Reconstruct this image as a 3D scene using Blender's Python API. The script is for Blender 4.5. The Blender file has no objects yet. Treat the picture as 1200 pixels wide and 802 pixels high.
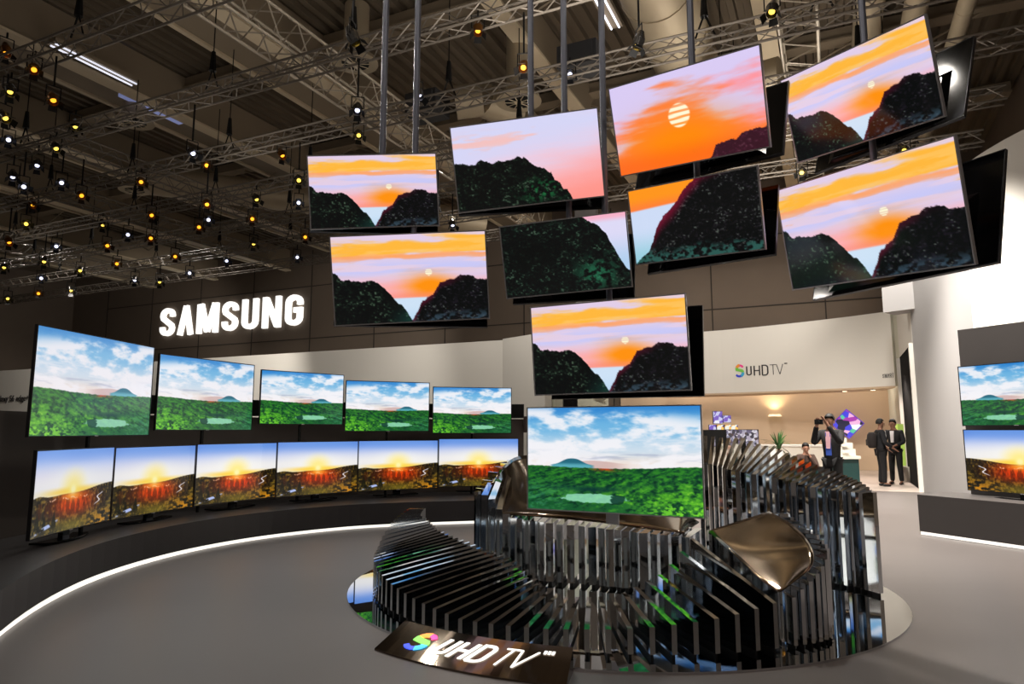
import bpy, math, random
import numpy as np
from mathutils import Vector, Matrix
random.seed(7)
rng = np.random.default_rng(11)
SC = bpy.context.scene
COL = SC.collection
PI = math.pi

# ------------------------------------------------------------------ camera
FPX, EYE = 800.0, 1.5
PITCH = math.atan(103 / 800)
cam_data = bpy.data.cameras.new('camera')
cam_data.sensor_width = 36.0
cam_data.lens = 36.0 * FPX / 1200
cam_data.clip_end = 200
cam = bpy.data.objects.new('camera', cam_data)
COL.objects.link(cam)
cam.location = (0, 0, EYE)
cam.rotation_euler = (PI / 2 + PITCH, 0, 0)
SC.camera = cam
SC.view_settings.view_transform = 'Standard'
SC.view_settings.look = 'None'
SC.view_settings.gamma = 1
SC.view_settings.exposure = 0.0
SC.view_settings.use_curve_mapping = False

# exhibition-hall axes: A runs along the far wall, B runs towards it
A2 = Vector((math.cos(math.radians(-25)), math.sin(math.radians(-25))))
B2 = Vector((-A2.y, A2.x))
def hall(s, t, z=0.0):
    p = A2 * s + B2 * t
    return Vector((p.x, p.y, z))

# ------------------------------------------------------------------ materials
def lin(c):
    return tuple(((v / 255) / 12.92 if v / 255 <= .04045 else ((v / 255 + .055) / 1.055) ** 2.4) for v in c[:3])

MATS = {}
def mat(name, rgb, rough=.6, metal=0.0, noise=0.0, nscale=5.0, bump=0.0, bscale=40.0, emit=0.0, spec=.5, coat=0.0, alpha=1.0):
    if name in MATS:
        return MATS[name]
    m = bpy.data.materials.new(name)
    m.use_nodes = True
    nt = m.node_tree
    b = nt.nodes['Principled BSDF']
    col = lin(rgb) + (1,)
    b.inputs['Base Color'].default_value = col
    b.inputs['Roughness'].default_value = rough
    b.inputs['Metallic'].default_value = metal
    b.inputs['Specular IOR Level'].default_value = spec
    b.inputs['Coat Weight'].default_value = coat
    b.inputs['Alpha'].default_value = alpha
    if emit:
        b.inputs['Emission Color'].default_value = col
        b.inputs['Emission Strength'].default_value = emit
    tc = nt.nodes.new('ShaderNodeTexCoord')
    n = nt.nodes.new('ShaderNodeTexNoise')
    n.inputs['Scale'].default_value = nscale
    n.inputs['Detail'].default_value = 5
    nt.links.new(tc.outputs['Object'], n.inputs['Vector'])
    if noise and not emit:
        mx = nt.nodes.new('ShaderNodeMix')
        mx.data_type = 'RGBA'
        mx.inputs[6].default_value = tuple(c * (1 - noise) for c in col[:3]) + (1,)
        mx.inputs[7].default_value = tuple(min(1, c * (1 + noise)) for c in col[:3]) + (1,)
        nt.links.new(n.outputs['Fac'], mx.inputs[0])
        nt.links.new(mx.outputs[2], b.inputs['Base Color'])
    if bump:
        n2 = nt.nodes.new('ShaderNodeTexNoise')
        n2.inputs['Scale'].default_value = bscale
        nt.links.new(tc.outputs['Object'], n2.inputs['Vector'])
        bp = nt.nodes.new('ShaderNodeBump')
        bp.inputs['Strength'].default_value = bump
        bp.inputs['Distance'].default_value = .01
        nt.links.new(n2.outputs['Fac'], bp.inputs['Height'])
        nt.links.new(bp.outputs['Normal'], b.inputs['Normal'])
    MATS[name] = m
    return m

M_floor = mat('floor_grey_vinyl', (98, 92, 90), .40, noise=.05, nscale=1.2)
M_mirror = mat('mirror_chrome', (222, 228, 234), .045, 1.0, noise=.02, nscale=2, bump=.012, bscale=3)
M_base = mat('mirror_floor_disc', (225, 228, 232), .015, 1.0, noise=.01)
M_capm = mat('mirror_brown_reflection', (140, 125, 106), .10, 1.0, noise=.03, nscale=1.2)  # brown tint paints in the reflection of the dark hall wall
M_edge = mat('brushed_edge', (150, 148, 145), .45, .7, noise=.08, nscale=12)
M_dark = mat('hall_wall_panel', (112, 99, 87), .75, noise=.14, nscale=.6)
M_white = mat('white_wall_paint', (226, 222, 214), .6, noise=.02, nscale=.7)
M_grey = mat('grey_wall_paint', (150, 148, 148), .55, noise=.04, nscale=.8)
M_back = mat('taupe_backdrop', (92, 84, 79), .6, noise=.06, nscale=1.2)
M_bench = mat('charcoal_laminate', (46, 44, 45), .38, noise=.08, nscale=2.0)
M_panel = mat('dark_display_panel', (68, 64, 63), .5, noise=.06, nscale=1.5)
M_beige = mat('beige_wall_paint', (205, 180, 152), .7, noise=.04, nscale=.5)
M_black = mat('black_plastic', (14, 14, 15), .5, noise=.1, nscale=8, spec=.25)
M_gloss = mat('glossy_black_back', (6, 6, 8), .09, noise=.1, nscale=3, spec=.2)
M_bezel = mat('silver_bezel', (176, 174, 178), .35, .4, noise=.05, nscale=20)
M_bezd = mat('dark_bezel', (50, 49, 52), .3, .6, noise=.05, nscale=20)
M_pole = mat('grey_steel_pole', (118, 120, 132), .45, .5, noise=.06, nscale=8)
M_truss = mat('aluminium_truss', (122, 114, 104), .5, .35, noise=.12, nscale=6)
M_truss2 = mat('pale_truss', (176, 166, 150), .45, .35, noise=.1, nscale=6)
M_ventbox = mat('vent_box_paint', (52, 52, 54), .7, noise=.08)
M_roof = mat('roof_sheet', (104, 92, 76), .7, noise=.12, nscale=.5)
M_girder = mat('girder_paint', (140, 126, 106), .7, noise=.1, nscale=.6)
M_flange = mat('girder_flange_paint', (206, 190, 162), .65, noise=.06, nscale=1)
M_duct = mat('galvanised_duct', (176, 162, 138), .5, .35, noise=.1, nscale=1.2)
M_led = mat('led_strip_white', (255, 250, 240), emit=1.1)
M_sign = mat('illuminated_letters', (255, 252, 246), emit=1.15)
M_amber = mat('amber_lens', (255, 170, 40), emit=1.9)
M_yel = mat('yellow_lens', (255, 215, 90), emit=1.9)
M_wht = mat('white_lens', (225, 228, 255), emit=1.9)
M_amref = mat('amber_reflector', (120, 78, 34), .3, .8, noise=.1)
M_silref = mat('polished_can', (96, 94, 92), .25, .9, noise=.1)
M_skin = mat('skin', (140, 100, 80), .6, noise=.06, nscale=20)
M_hair = mat('dark_hair', (22, 18, 16), .7, noise=.2, nscale=60)
M_jack = mat('black_jacket_cloth', (12, 12, 16), .85, noise=.15, nscale=14)
M_trou = mat('black_trouser_cloth', (11, 11, 14), .85, noise=.15, nscale=14)
M_greyc = mat('dark_grey_coat_cloth', (20, 21, 26), .85, noise=.15, nscale=14)
M_shirt = mat('white_shirt_cloth', (225, 220, 222), .8, noise=.04, nscale=14)
M_pink = mat('pink_shirt_cloth', (205, 160, 170), .8, noise=.06, nscale=14)
M_blue = mat('blue_badge_card', (50, 80, 170), .5, noise=.1, nscale=14)
M_leaf = mat('palm_leaf', (50, 92, 40), .5, noise=.25, nscale=9)
M_pot = mat('white_pot', (215, 212, 205), .4, noise=.03)
M_cream = mat('cream_counter', (222, 216, 204), .4, noise=.03)
M_teal = mat('teal_dark_panel', (24, 60, 58), .4, noise=.1)
M_green = mat('green_light_panel', (150, 175, 80), emit=.75)
M_txt = mat('dark_lettering', (48, 46, 48), .5, noise=.05)
M_rubber = mat('shoe_leather', (12, 11, 11), .4, noise=.1)

# ------------------------------------------------------------------ helpers
def new_mesh(name, verts, faces, m, parent=None, smooth=False, loc=None):
    me = bpy.data.meshes.new(name)
    me.from_pydata([tuple(v) for v in verts], [], faces)
    me.update()
    if m is not None:
        for q in (m if isinstance(m, (list, tuple)) else [m]):
            me.materials.append(q)
    o = bpy.data.objects.new(name, me)
    COL.objects.link(o)
    if parent:
        o.parent = parent
    if loc is not None:
        o.location = loc
    if smooth:
        me.shade_smooth()
    return o

class MB:
    """collects solids for one mesh object"""
    def __init__(s):
        s.v = []; s.f = []; s.mi = []
    def add(s, vs, fs, mi=0):
        n = len(s.v)
        s.v += [tuple(v) for v in vs]
        s.f += [tuple(i + n for i in f) for f in fs]
        s.mi += [mi] * len(fs)
        return s
    def box(s, c, d, mx=None, mi=0):
        x, y, z = d[0] / 2, d[1] / 2, d[2] / 2
        vs = [Vector((i * x, j * y, k * z)) for i in (-1, 1) for j in (-1, 1) for k in (-1, 1)]
        if mx is not None:
            vs = [mx @ v for v in vs]
        vs = [v + Vector(c) for v in vs]
        return s.add(vs, [(0, 1, 3, 2), (4, 6, 7, 5), (0, 4, 5, 1), (2, 3, 7, 6), (0, 2, 6, 4), (1, 5, 7, 3)], mi)
    def tube(s, p, q, r, n=8, r2=None, caps=True, mi=0):
        p, q = Vector(p), Vector(q)
        r2 = r if r2 is None else r2
        d = (q - p).normalized()
        u = d.cross(Vector((0, 0, 1)) if abs(d.z) < .95 else Vector((1, 0, 0))).normalized()
        w = d.cross(u)
        vs = []
        for k in range(n):
            a = 2 * PI * k / n
            e = u * math.cos(a) + w * math.sin(a)
            vs += [p + e * r, q + e * r2]
        fs = [(2 * k, 2 * ((k + 1) % n), 2 * ((k + 1) % n) + 1, 2 * k + 1) for k in range(n)]
        if caps:
            fs += [tuple(2 * k for k in range(n))[::-1], tuple(2 * k + 1 for k in range(n))]
        return s.add(vs, fs, mi)
    def bar(s, p, q, w, mi=0):
        return s.tube(p, q, w * .6, 4, caps=False, mi=mi)
    def prism(s, pts, z0, z1, mi=0):
        n = len(pts)
        vs = [(p[0], p[1], z0) for p in pts] + [(p[0], p[1], z1) for p in pts]
        fs = [tuple(range(n))[::-1], tuple(range(n, 2 * n))]
        fs += [(k, (k + 1) % n, n + (k + 1) % n, n + k) for k in range(n)]
        return s.add(vs, fs, mi)
    def build(s, name, m, parent=None, smooth=False, loc=None):
        o = new_mesh(name, s.v, s.f, m, parent, False, loc)
        o.data.polygons.foreach_set('material_index', s.mi)
        if smooth:
            o.data.shade_smooth()
            try:
                o.data.set_sharp_from_angle(angle=math.radians(40))
            except Exception:
                pass
        return o

def tag(o, label=None, cat=None, group=None, kind=None):
    if label: o['label'] = label
    if cat: o['category'] = cat
    if group: o['group'] = group
    if kind: o['kind'] = kind
    return o
def struct(o):
    o['kind'] = 'structure'
    return o
def empty(name, label, cat, loc=(0, 0, 0), group=None):
    o = bpy.data.objects.new(name, None)
    COL.objects.link(o)
    o.empty_display_size = .1
    o.location = loc
    return tag(o, label, cat, group)
def copy_tree(o, parent=None):
    c = o.copy()
    COL.objects.link(c)
    c.parent = parent
    for ch in list(CH.get(o.name, [])) or [x for x in list(COL.objects) if x.parent == o]:
        copy_tree(ch, c)
    return c
CH = {}

def spline(pts, n):
    """Catmull-Rom through plan points"""
    P = [Vector(p) for p in pts]
    P = [P[0] * 2 - P[1]] + P + [P[-1] * 2 - P[-2]]
    out = []
    segs = len(P) - 3
    for k in range(n):
        t = k / (n - 1) * segs
        i = min(int(t), segs - 1)
        u = t - i
        a, b, c, d = P[i:i + 4]
        out.append(.5 * ((2 * b) + (c - a) * u + (2 * a - 5 * b + 4 * c - d) * u * u + (3 * b - a - 3 * c + d) * u ** 3))
    return out

def strip_prism(name, inner, outer, z0, z1, m, parent=None):
    """solid between two plan curves of equal length"""
    n = len(inner)
    vs = []
    for a, b in zip(inner, outer):
        vs += [(a[0], a[1], z0), (a[0], a[1], z1), (b[0], b[1], z1), (b[0], b[1], z0)]
    fs = []
    for k in range(n - 1):
        i, j = 4 * k, 4 * (k + 1)
        for q in range(4):
            r = (q + 1) % 4
            fs.append((i + q, j + q, j + r, i + r))
    fs += [(0, 1, 2, 3), tuple(4 * (n - 1) + q for q in (3, 2, 1, 0))]
    o = new_mesh(name, vs, fs, m, parent)
    import bmesh
    bm = bmesh.new(); bm.from_mesh(o.data); bmesh.ops.recalc_face_normals(bm, faces=bm.faces); bm.to_mesh(o.data); bm.free()
    return o
def offset(curve, d):
    out = []
    for k, p in enumerate(curve):
        a = curve[max(0, k - 1)]; b = curve[min(len(curve) - 1, k + 1)]
        t = (Vector(b) - Vector(a)).normalized()
        out.append(Vector(p) + Vector((-t.y, t.x)) * d)
    return out
def wall_along(name, p, q, z0, z1, th, m, parent=None):
    p, q = Vector(p[:2]), Vector(q[:2])
    d = (q - p).normalized(); n = Vector((-d.y, d.x)) * th
    return MB().prism([p, q, q + n, p + n], z0, z1).build(name, m, parent)

# ================================================================== SCREEN PICTURES (procedural, computed per vertex)
def vnoise(x, y, seed):
    r = np.random.default_rng(seed)
    T = r.random((64, 64))
    xi = np.floor(x).astype(int); yi = np.floor(y).astype(int)
    fx = x - xi; fy = y - yi
    fx = fx * fx * (3 - 2 * fx); fy = fy * fy * (3 - 2 * fy)
    g = lambda i, j: T[i % 64, j % 64]
    return (g(xi, yi) * (1 - fx) + g(xi + 1, yi) * fx) * (1 - fy) + (g(xi, yi + 1) * (1 - fx) + g(xi + 1, yi + 1) * fx) * fy
def fbm(x, y, seed, o=4):
    s = 0; a = .5; t = 0
    for k in range(o):
        s = s + a * vnoise(x * 2 ** k, y * 2 ** k, seed + k); t += a; a *= .55
    return s / t
def ss(a, b, x):
    t = np.clip((x - a) / (b - a), 0, 1)
    return t * t * (3 - 2 * t)
def mixc(c, d, t):
    return c * (1 - t[..., None]) + np.array(d, float) * t[..., None]
def const(u, c):
    return np.ones(u.shape + (3,)) * np.array(c, float)

def pic_green(u, v, vivid=1.0, crisp=1.0):
    # sky
    c = const(u, (46, 130, 205))
    c = mixc(c, (110, 180, 225), ss(.0, .22, v + .06 * fbm(u * 4, v * 4, 3)))
    c = mixc(c, (205, 222, 236), ss(.18, .42, v))
    c = mixc(c, (240, 225, 215), ss(.4, .56, v))
    # wind-drawn clouds radiating from the horizon
    a = (u - .95) / (1.02 - v)
    cl = fbm(a * 3.2 + 7, v * 5.5 + 2 * u, 21, 5)
    cl2 = fbm(u * 9 - v * 6, v * 14 + u * 4, 33, 5)
    w = ss(.42, .62, cl * .62 + cl2 * .42) * ss(0.0, .12, v + .09 * (u - .2))
    w = np.maximum(w, ss(.47, .6, fbm(u * 3, v * 16, 44)) * ss(.25, .36, v) * .75)
    w = w * (1 - ss(.0, .2, .22 - v - .28 * u) * .9)
    c = mixc(c, (246, 244, 248), w * .92)
    c = mixc(c, (150, 160, 190), ss(.55, .7, fbm(u * 4 + 9, v * 22, 51)) * ss(.4, .46, v) * .45)
    # distant pink hills and the blue mountain
    ph = .545 - .03 * np.exp(-((u - .6) / .14) ** 2)
    c = mixc(c, (205, 170, 165), ss(-.004, .004, v - ph) * .8 * np.exp(-((u - .58) / .16) ** 4))
    mt = .56 - .062 * np.exp(-(np.abs(u - .725) / .075) ** 2.6)
    dm = ss(-.003, .003, v - mt)
    c = mixc(c, (38, 105, 125), dm * ss(.14, .1, np.abs(u - .725)))
    c = mixc(c, (90, 170, 185), dm * ss(.14, .1, np.abs(u - .725)) * ss(.53, .57, v))
    # forest
    top = .55 + .03 * ss(0, .45, u) - .012 * ss(.6, 1, u) + .014 * fbm(u * 34, v * 0 + 3, 61)
    f = ss(-.004, .004, v - top)
    q = np.clip(v - top, 0, 1)
    yy = np.sqrt(q + .004)
    n1 = fbm(u * 15 / (.35 + q), yy * 24, 71, 5)
    n2 = fbm(u * 52, v * 60, 81, 5)
    n3 = fbm(u * 5, v * 9, 91, 3)
    g = const(u, (16, 66, 40))
    g = mixc(g, (34, 112, 40), ss(.34, .66, n1 * .6 + n2 * .4))
    lit = ss(1.05, .0, u * .8 + .25 * n3) * ss(.02, .3, q)
    g = mixc(g, (96, 186, 44), ss(.42, .72, n1 * .5 + n2 * .4 + .16 * n3 + .06 * lit) * (.2 + .8 * lit))
    g = mixc(g, (160, 220, 70), ss(.60, .74, n2 * .6 + n1 * .4) * lit * .7)
    g = mixc(g, (8, 46, 32), ss(.46, .26, n2 * .5 + n1 * .5) * .8)
    g = mixc(g, (60, 140, 120), ss(.55, 1.0, u) * ss(.66, .85, v) * ss(.35, .6, n1) * .45)
    g = mixc(g, (196, 62, 26), np.exp(-((u - .53) / .07) ** 2 - ((v - .592) / .022) ** 2) * ss(.3, .6, n2) * .95)
    ridge = np.exp(-((u - .6) / .22) ** 2) * np.exp(-((v - .79 + .5 * (u - .6) ** 2) / .03) ** 2)
    g = mixc(g, (10, 54, 50), ridge * .85)
    lake = ss(1.05, .75, ((u - .6) / .2) ** 2 + ((v - .875) / .045) ** 2 + .9 * (n2 - .5))
    g = mixc(g, (150, 222, 186), lake * .85)
    fr = ss(-.01, .012, v - (.90 + .04 * fbm(u * 30, u * 0, 95) - .03 * np.abs(u - .5)))
    g = mixc(g, (20, 84, 44), fr * ss(.3, .6, n2) * .9)
    g = mixc(g, (10, 52, 40), ss(1.0, .7, ((u - .46) / .045) ** 2 + ((v - .875) / .05) ** 2 + 1.2 * (n2 - .5)) * .85)
    g = mixc(g, (116, 208, 50), fr * ss(.5, .1, u) * ss(.45, .58, n2))
    c = c * (1 - f[..., None]) + g * f[..., None]
    return c

def pic_sunset(u, v):
    d = np.hypot((u - .5) * 1.5, v - .5)
    c = const(u, (104, 150, 226))
    c = mixc(c, (168, 186, 240), ss(.0, .3, v))
    c = mixc(c, (238, 236, 236), ss(.06, .42, v))
    c = mixc(c, (250, 248, 240), np.exp(-((u - .5) / .3) ** 2) * ss(.12, .4, v) * .8)
    c = mixc(c, (255, 236, 150), ss(.34, .06, d) * .9 + 0 * u)
    c = mixc(c, (255, 206, 60), ss(.08, .0, np.abs(v - .52)) * ss(.6, .1, np.abs(u - .5)) * .85)
    c = mixc(c, (90, 130, 215), ss(.55, .9, np.hypot(u - .5, (v - .5) * 1.1)) * .7)
    top = .545 - .075 * ss(.55, 1, u) + .02 * ss(.5, .1, u) - .03 * np.exp(-((u - .08) / .09) ** 2)
    f = ss(-.004, .004, v - top)
    n1 = fbm(u * 22, v * 30, 17, 5); n2 = fbm(u * 60, v * 30, 27, 3)
    g = const(u, (40, 34, 18))
    g = mixc(g, (112, 90, 30), ss(.45, .68, n1 * .6 + n2 * .4))
    g = mixc(g, (14, 14, 10), ss(.55, .3, n2) * .7)
    red = np.exp(-((u - .52) / .22) ** 2 - ((v - .67) / .14) ** 2)
    g = mixc(g, (226, 58, 8), np.clip(red * (.8 + .7 * n2), 0, 1))
    g = mixc(g, (255, 120, 14), np.exp(-((u - .5) / .13) ** 2 - ((v - .585) / .045) ** 2) * .95)
    g = mixc(g, (205, 134, 26), ss(.55, .9, u) * ss(.74, .98, v) * ss(.42, .6, n1) * .95)
    g = mixc(g, (140, 120, 30), np.exp(-((u - .5) / .2) ** 2 - ((v - .95) / .09) ** 2) * .6)
    # conifers standing in the glow and at the lower left
    tr = ss(.45, .6, fbm(u * 46, v * 7, 37, 3)) * ss(.6, .64, v) * ss(.86, .76, v)
    g = mixc(g, (60, 20, 6), tr * .55 * ss(.5, .35, np.abs(u - .45)))
    for (a, t0) in ((.07, .66), (.16, .72), (.28, .68)):
        cone = ss(.0, .01, (v - t0) * .16 - np.abs(u - a)) * ss(.95, .9, v)
        g = mixc(g, (22, 22, 12), cone * .85)
    # pale stream and the winding river
    st = ss(.03, .015, np.abs(v - (.98 - .36 * u)) ) * ss(.36, .3, u) * ss(.0, .1, u)
    g = mixc(g, (176, 190, 235), st * ss(.4, .55, fbm(u * 14, v * 14, 8)) )
    rv = ss(.011, .004, np.abs(u - (.84 + .022 * np.sin((v - .56) * 58) - .35 * (v - .65)))) * ss(.58, .6, v) * ss(.76, .72, v)
    g = mixc(g, (236, 226, 226), rv)
    mist = ss(.014, .0, np.abs(v - .605 - .01 * np.sin(u * 60))) * ss(.34, .2, np.abs(u - .46))
    g = mixc(g, (255, 190, 150), mist * ss(.45, .6, n2) * .9)
    c = c * (1 - f[..., None]) + g * f[..., None]
    s = np.exp(-(d / .045) ** 2)
    c = mixc(c, (255, 255, 240), np.clip(s * 1.4, 0, 1))
    c = mixc(c, (255, 236, 110), np.exp(-(d / .12) ** 2) * .55)
    return c

def below(u, pts):
    xs = [p[0] for p in pts]; ys = [p[1] for p in pts]
    return np.interp(u, xs, ys)
def rock(u, v, seed, tint=(34, 58, 44), purple=None):
    n1 = fbm(u * 18, v * 14, seed, 5); n2 = fbm(u * 75, v * 60, seed + 9, 2)
    g = const(u, (11, 13, 13))
    g = mixc(g, tint, ss(.48, .76, n1 * .4 + n2 * .6) * .6)
    g = mixc(g, (120, 140, 118), ss(.68, .82, n2) * ss(.45, .6, n1) * .45)
    return g
def sun_disc(c, u, v, su, sv, r, stripes=True):
    dd = np.hypot(u - su, (v - sv) * .5625)
    s = ss(r, r * .86, dd)
    if stripes:
        s = s * np.clip(.25 + ss(-.5, .1, np.sin((v - sv) / r * 7.5 + u * 5)), 0, 1)
    return mixc(c, (255, 250, 214), s)

def sky_valley(u, v):
    w = fbm(u * 3.0, v * 12, 5, 5); w2 = fbm(u * 4 + 3, v * 22, 15, 5)
    c = const(u, (226, 206, 232))
    band = np.exp(-((v - .15 + .05 * (u - .5)) / .12) ** 2)
    c = mixc(c, (255, 184, 62), ss(.50, .66, w * .6 + .42 * band + .1 * u))
    c = mixc(c, (255, 160, 96), ss(.46, .60, w2 * .6 + .4 * np.exp(-((v - .255) / .045) ** 2)) * .85)
    c = mixc(c, (255, 206, 120), ss(.5, .64, w2) * band * .5)
    c = mixc(c, (214, 196, 236), ss(.32, .0, u + .8 * v) * ss(.5, .35, w2) * .9)
    c = mixc(c, (198, 200, 248), ss(.44, .6, fbm(u * 2 + 5, v * 16, 25)) * np.exp(-((v - .38) / .09) ** 2) * .9)
    c = mixc(c, (255, 170, 176), ss(.42, .62, v + .1 * (w - .5)) * .85)
    gl = np.exp(-((u - .62) / .15) ** 2 - ((v - .6) / .13) ** 2)
    c = mixc(c, (255, 146, 16), np.clip(1.15 * gl + .25 * (w2 - .5), 0, 1) * ss(.4, .52, v + .1 * w2 + .05 * (u - .62)))
    c = mixc(c, (252, 118, 84), ss(.62, .72, v) * .4)
    c = mixc(c, (206, 226, 246), ss(.715, .735, v))
    c = mixc(c, (178, 214, 240), ss(.8, 1.0, v) * .6)
    return c
def pic_valley(u, v):
    c = sky_valley(u, v)
    c = sun_disc(c, u, v, .62, .44, .024)
    L = below(u, [(0, .4), (.02, .42), (.05, .48), (.1, .5), (.15, .505), (.18, .515), (.25, .51), (.29, .54), (.33, .6), (.36, .67), (.39, .745), (.43, .8), (.46, .87), (.5, .99), (.51, 1.2), (1, 1.2)])
    R = below(u, [(0, 1.2), (.49, 1.2), (.5, .99), (.53, .9), (.545, .86), (.56, .79), (.6, .745), (.64, .69), (.67, .62), (.69, .57), (.73, .555), (.78, .535), (.8, .51), (.85, .485), (.89, .5), (.93, .535), (1, .54)])
    e = .05 * (fbm(u * 34, u * 0 + 2, 7, 5) - .5)
    m1 = ss(-.003, .004, v - L - e); m2 = ss(-.003, .004, v - R - e)
    g1 = mixc(rock(u, v, 41, (36, 60, 42)), (24, 70, 62), ss(.75, 1, v) * ss(.3, .5, u) * .6)
    g2 = rock(u, v, 43, (42, 34, 48))
    g2 = mixc(g2, (110, 20, 50), ss(.09, .0, v - R) * ss(.95, .6, u) * .6)
    g2 = mixc(g2, (60, 84, 100), ss(.86, .97, v) * ss(.5, .7, fbm(u * 30, v * 30, 4)) * .7)
    c = c * (1 - m1[..., None]) + g1 * m1[..., None]
    c = c * (1 - m2[..., None]) + g2 * m2[..., None]
    return c
def pic_ridge(u, v):        # close view of the left mountain against a pink sky
    w = fbm(u * 2.2, v * 9, 5, 5)
    c = const(u, (214, 214, 246))
    c = mixc(c, (250, 200, 214), ss(.2, .75, v * .7 + u * .25 + .25 * (w - .5)))
    c = mixc(c, (255, 150, 140), ss(.5, 1.05, v * .75 + u * .35 + .15 * (w - .5)))
    c = mixc(c, (255, 186, 170), ss(.52, .62, w) * np.exp(-((v - .22) / .1) ** 2) * .7)
    L = below(u, [(0, .42), (.04, .43), (.1, .47), (.14, .46), (.18, .415), (.2, .42), (.24, .46), (.27, .475), (.32, .45), (.38, .46), (.44, .43), (.48, .44), (.54, .53), (.6, .6), (.66, .66), (.68, .76), (.71, .78), (.73, .85), (.76, .88), (.79, 1.0), (.8, 1.2), (1, 1.2)])
    m1 = ss(-.003, .004, v - L - .055 * (fbm(u * 34, u * 0, 7, 5) - .5))
    g = mixc(rock(u, v, 47, (30, 52, 36)), (30, 110, 60), np.exp(-((u - .6) / .13) ** 2 - ((v - .85) / .12) ** 2) * ss(.45, .65, fbm(u * 40, v * 30, 3)))
    return c * (1 - m1[..., None]) + g * m1[..., None]
def pic_sun(u, v):          # close view of the sun
    w = fbm(u * 2.6 + 4, v * 9, 5, 5)
    c = const(u, (218, 204, 244))
    c = mixc(c, (255, 150, 160), ss(.28, .6, v * .55 + .75 * (w - .35) + .1 * u))
    c = mixc(c, (255, 128, 62), ss(.40, .66, v * .62 + .36 * np.exp(-((u - .45) / .4) ** 2) + .5 * (w - .5)))
    c = mixc(c, (255, 138, 10), np.clip(1.1 * np.exp(-((u - .45) / .34) ** 2 - ((v - .76) / .28) ** 2), 0, 1))
    c = mixc(c, (255, 96, 20), ss(.7, .95, v) * .6)
    c = sun_disc(c, u, v, .465, .475, .078)
    R = below(u, [(0, 1.3), (.6, 1.3), (.625, 1.02), (.66, .95), (.68, .88), (.74, .85), (.8, .86), (.84, .81), (.9, .79), (.95, .78), (1, .8)])
    m1 = ss(-.003, .004, v - R - .05 * (fbm(u * 34, u * 0, 7, 5) - .5))
    g = mixc(rock(u, v, 49, (84, 40, 66)), (92, 30, 52), 0 * u + .55)
    return c * (1 - m1[..., None]) + g * m1[..., None]
def pic_slope(u, v):        # close view of the left slope over the sea
    c = const(u, (222, 218, 246))
    c = mixc(c, (246, 178, 200), ss(.1, .0, v - .02))
    c = mixc(c, (178, 208, 238), ss(.2, .7, v))
    L = below(u, [(0, -.2), (.64, -.05), (.67, .01), (.71, .06), (.755, .1), (.8, .17), (.84, .24), (.865, .37), (.89, .44), (.93, .6), (.97, .72), (1, .8)])
    m1 = ss(-.003, .004, v - L - .05 * (fbm(u * 34, u * 0, 7, 5) - .5))
    g = rock(u, v, 53, (36, 70, 52))
    g = mixc(g, (8, 11, 10), np.exp(-((u - .25) / .28) ** 2 - ((v - .42) / .2) ** 2) * .8)
    g = mixc(g, (40, 120, 84), np.exp(-((u - .75) / .16) ** 2 - ((v - .78) / .2) ** 2) * ss(.45, .62, fbm(u * 24, v * 18, 31)) * .8)
    return c * (1 - m1[..., None]) + g * m1[..., None]
def pic_cliff(u, v):        # close view of the right cliff
    c = const(u, (255, 150, 30))
    c = mixc(c, (255, 126, 60), ss(.1, .3, v))
    c = mixc(c, (206, 220, 246), ss(.27, .30, v + .08 * u))
    c = mixc(c, (150, 206, 222), ss(.5, 1, v))
    L = below(u, [(0, 1.0), (.05, .93), (.1, .88), (.13, .82), (.16, .72), (.2, .56), (.24, .46), (.28, .4), (.34, .32), (.38, .25), (.41, .2), (.46, .1), (.52, .02), (.6, -.1), (1, -.3)])
    m1 = ss(-.003, .004, v - L - .06 * (fbm(u * 34, u * 0 + v * 20, 7, 5) - .5))
    g = rock(u, v, 57, (48, 40, 50))
    g = mixc(g, (150, 18, 56), ss(.22, .0, v - L) * ss(.95, .5, v) * .65)
    g = mixc(g, (50, 100, 92), ss(.78, .95, v + .15 * (fbm(u * 9, v * 5, 6) - .5)) * ss(.4, .6, fbm(u * 30, v * 22, 5)) * .85)
    return c * (1 - m1[..., None]) + g * m1[..., None]

def screen_material(name, strength):
    m = bpy.data.materials.new(name)
    m.use_nodes = True
    nt = m.node_tree
    b = nt.nodes['Principled BSDF']
    at = nt.nodes.new('ShaderNodeVertexColor')
    at.layer_name = 'picture'
    b.inputs['Base Color'].default_value = (.004, .004, .005, 1)
    b.inputs['Roughness'].default_value = .12
    nt.links.new(at.outputs['Color'], b.inputs['Emission Color'])
    b.inputs['Emission Strength'].default_value = strength
    return m
M_scr = screen_material('lit_screen_picture', 1.0)

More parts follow.
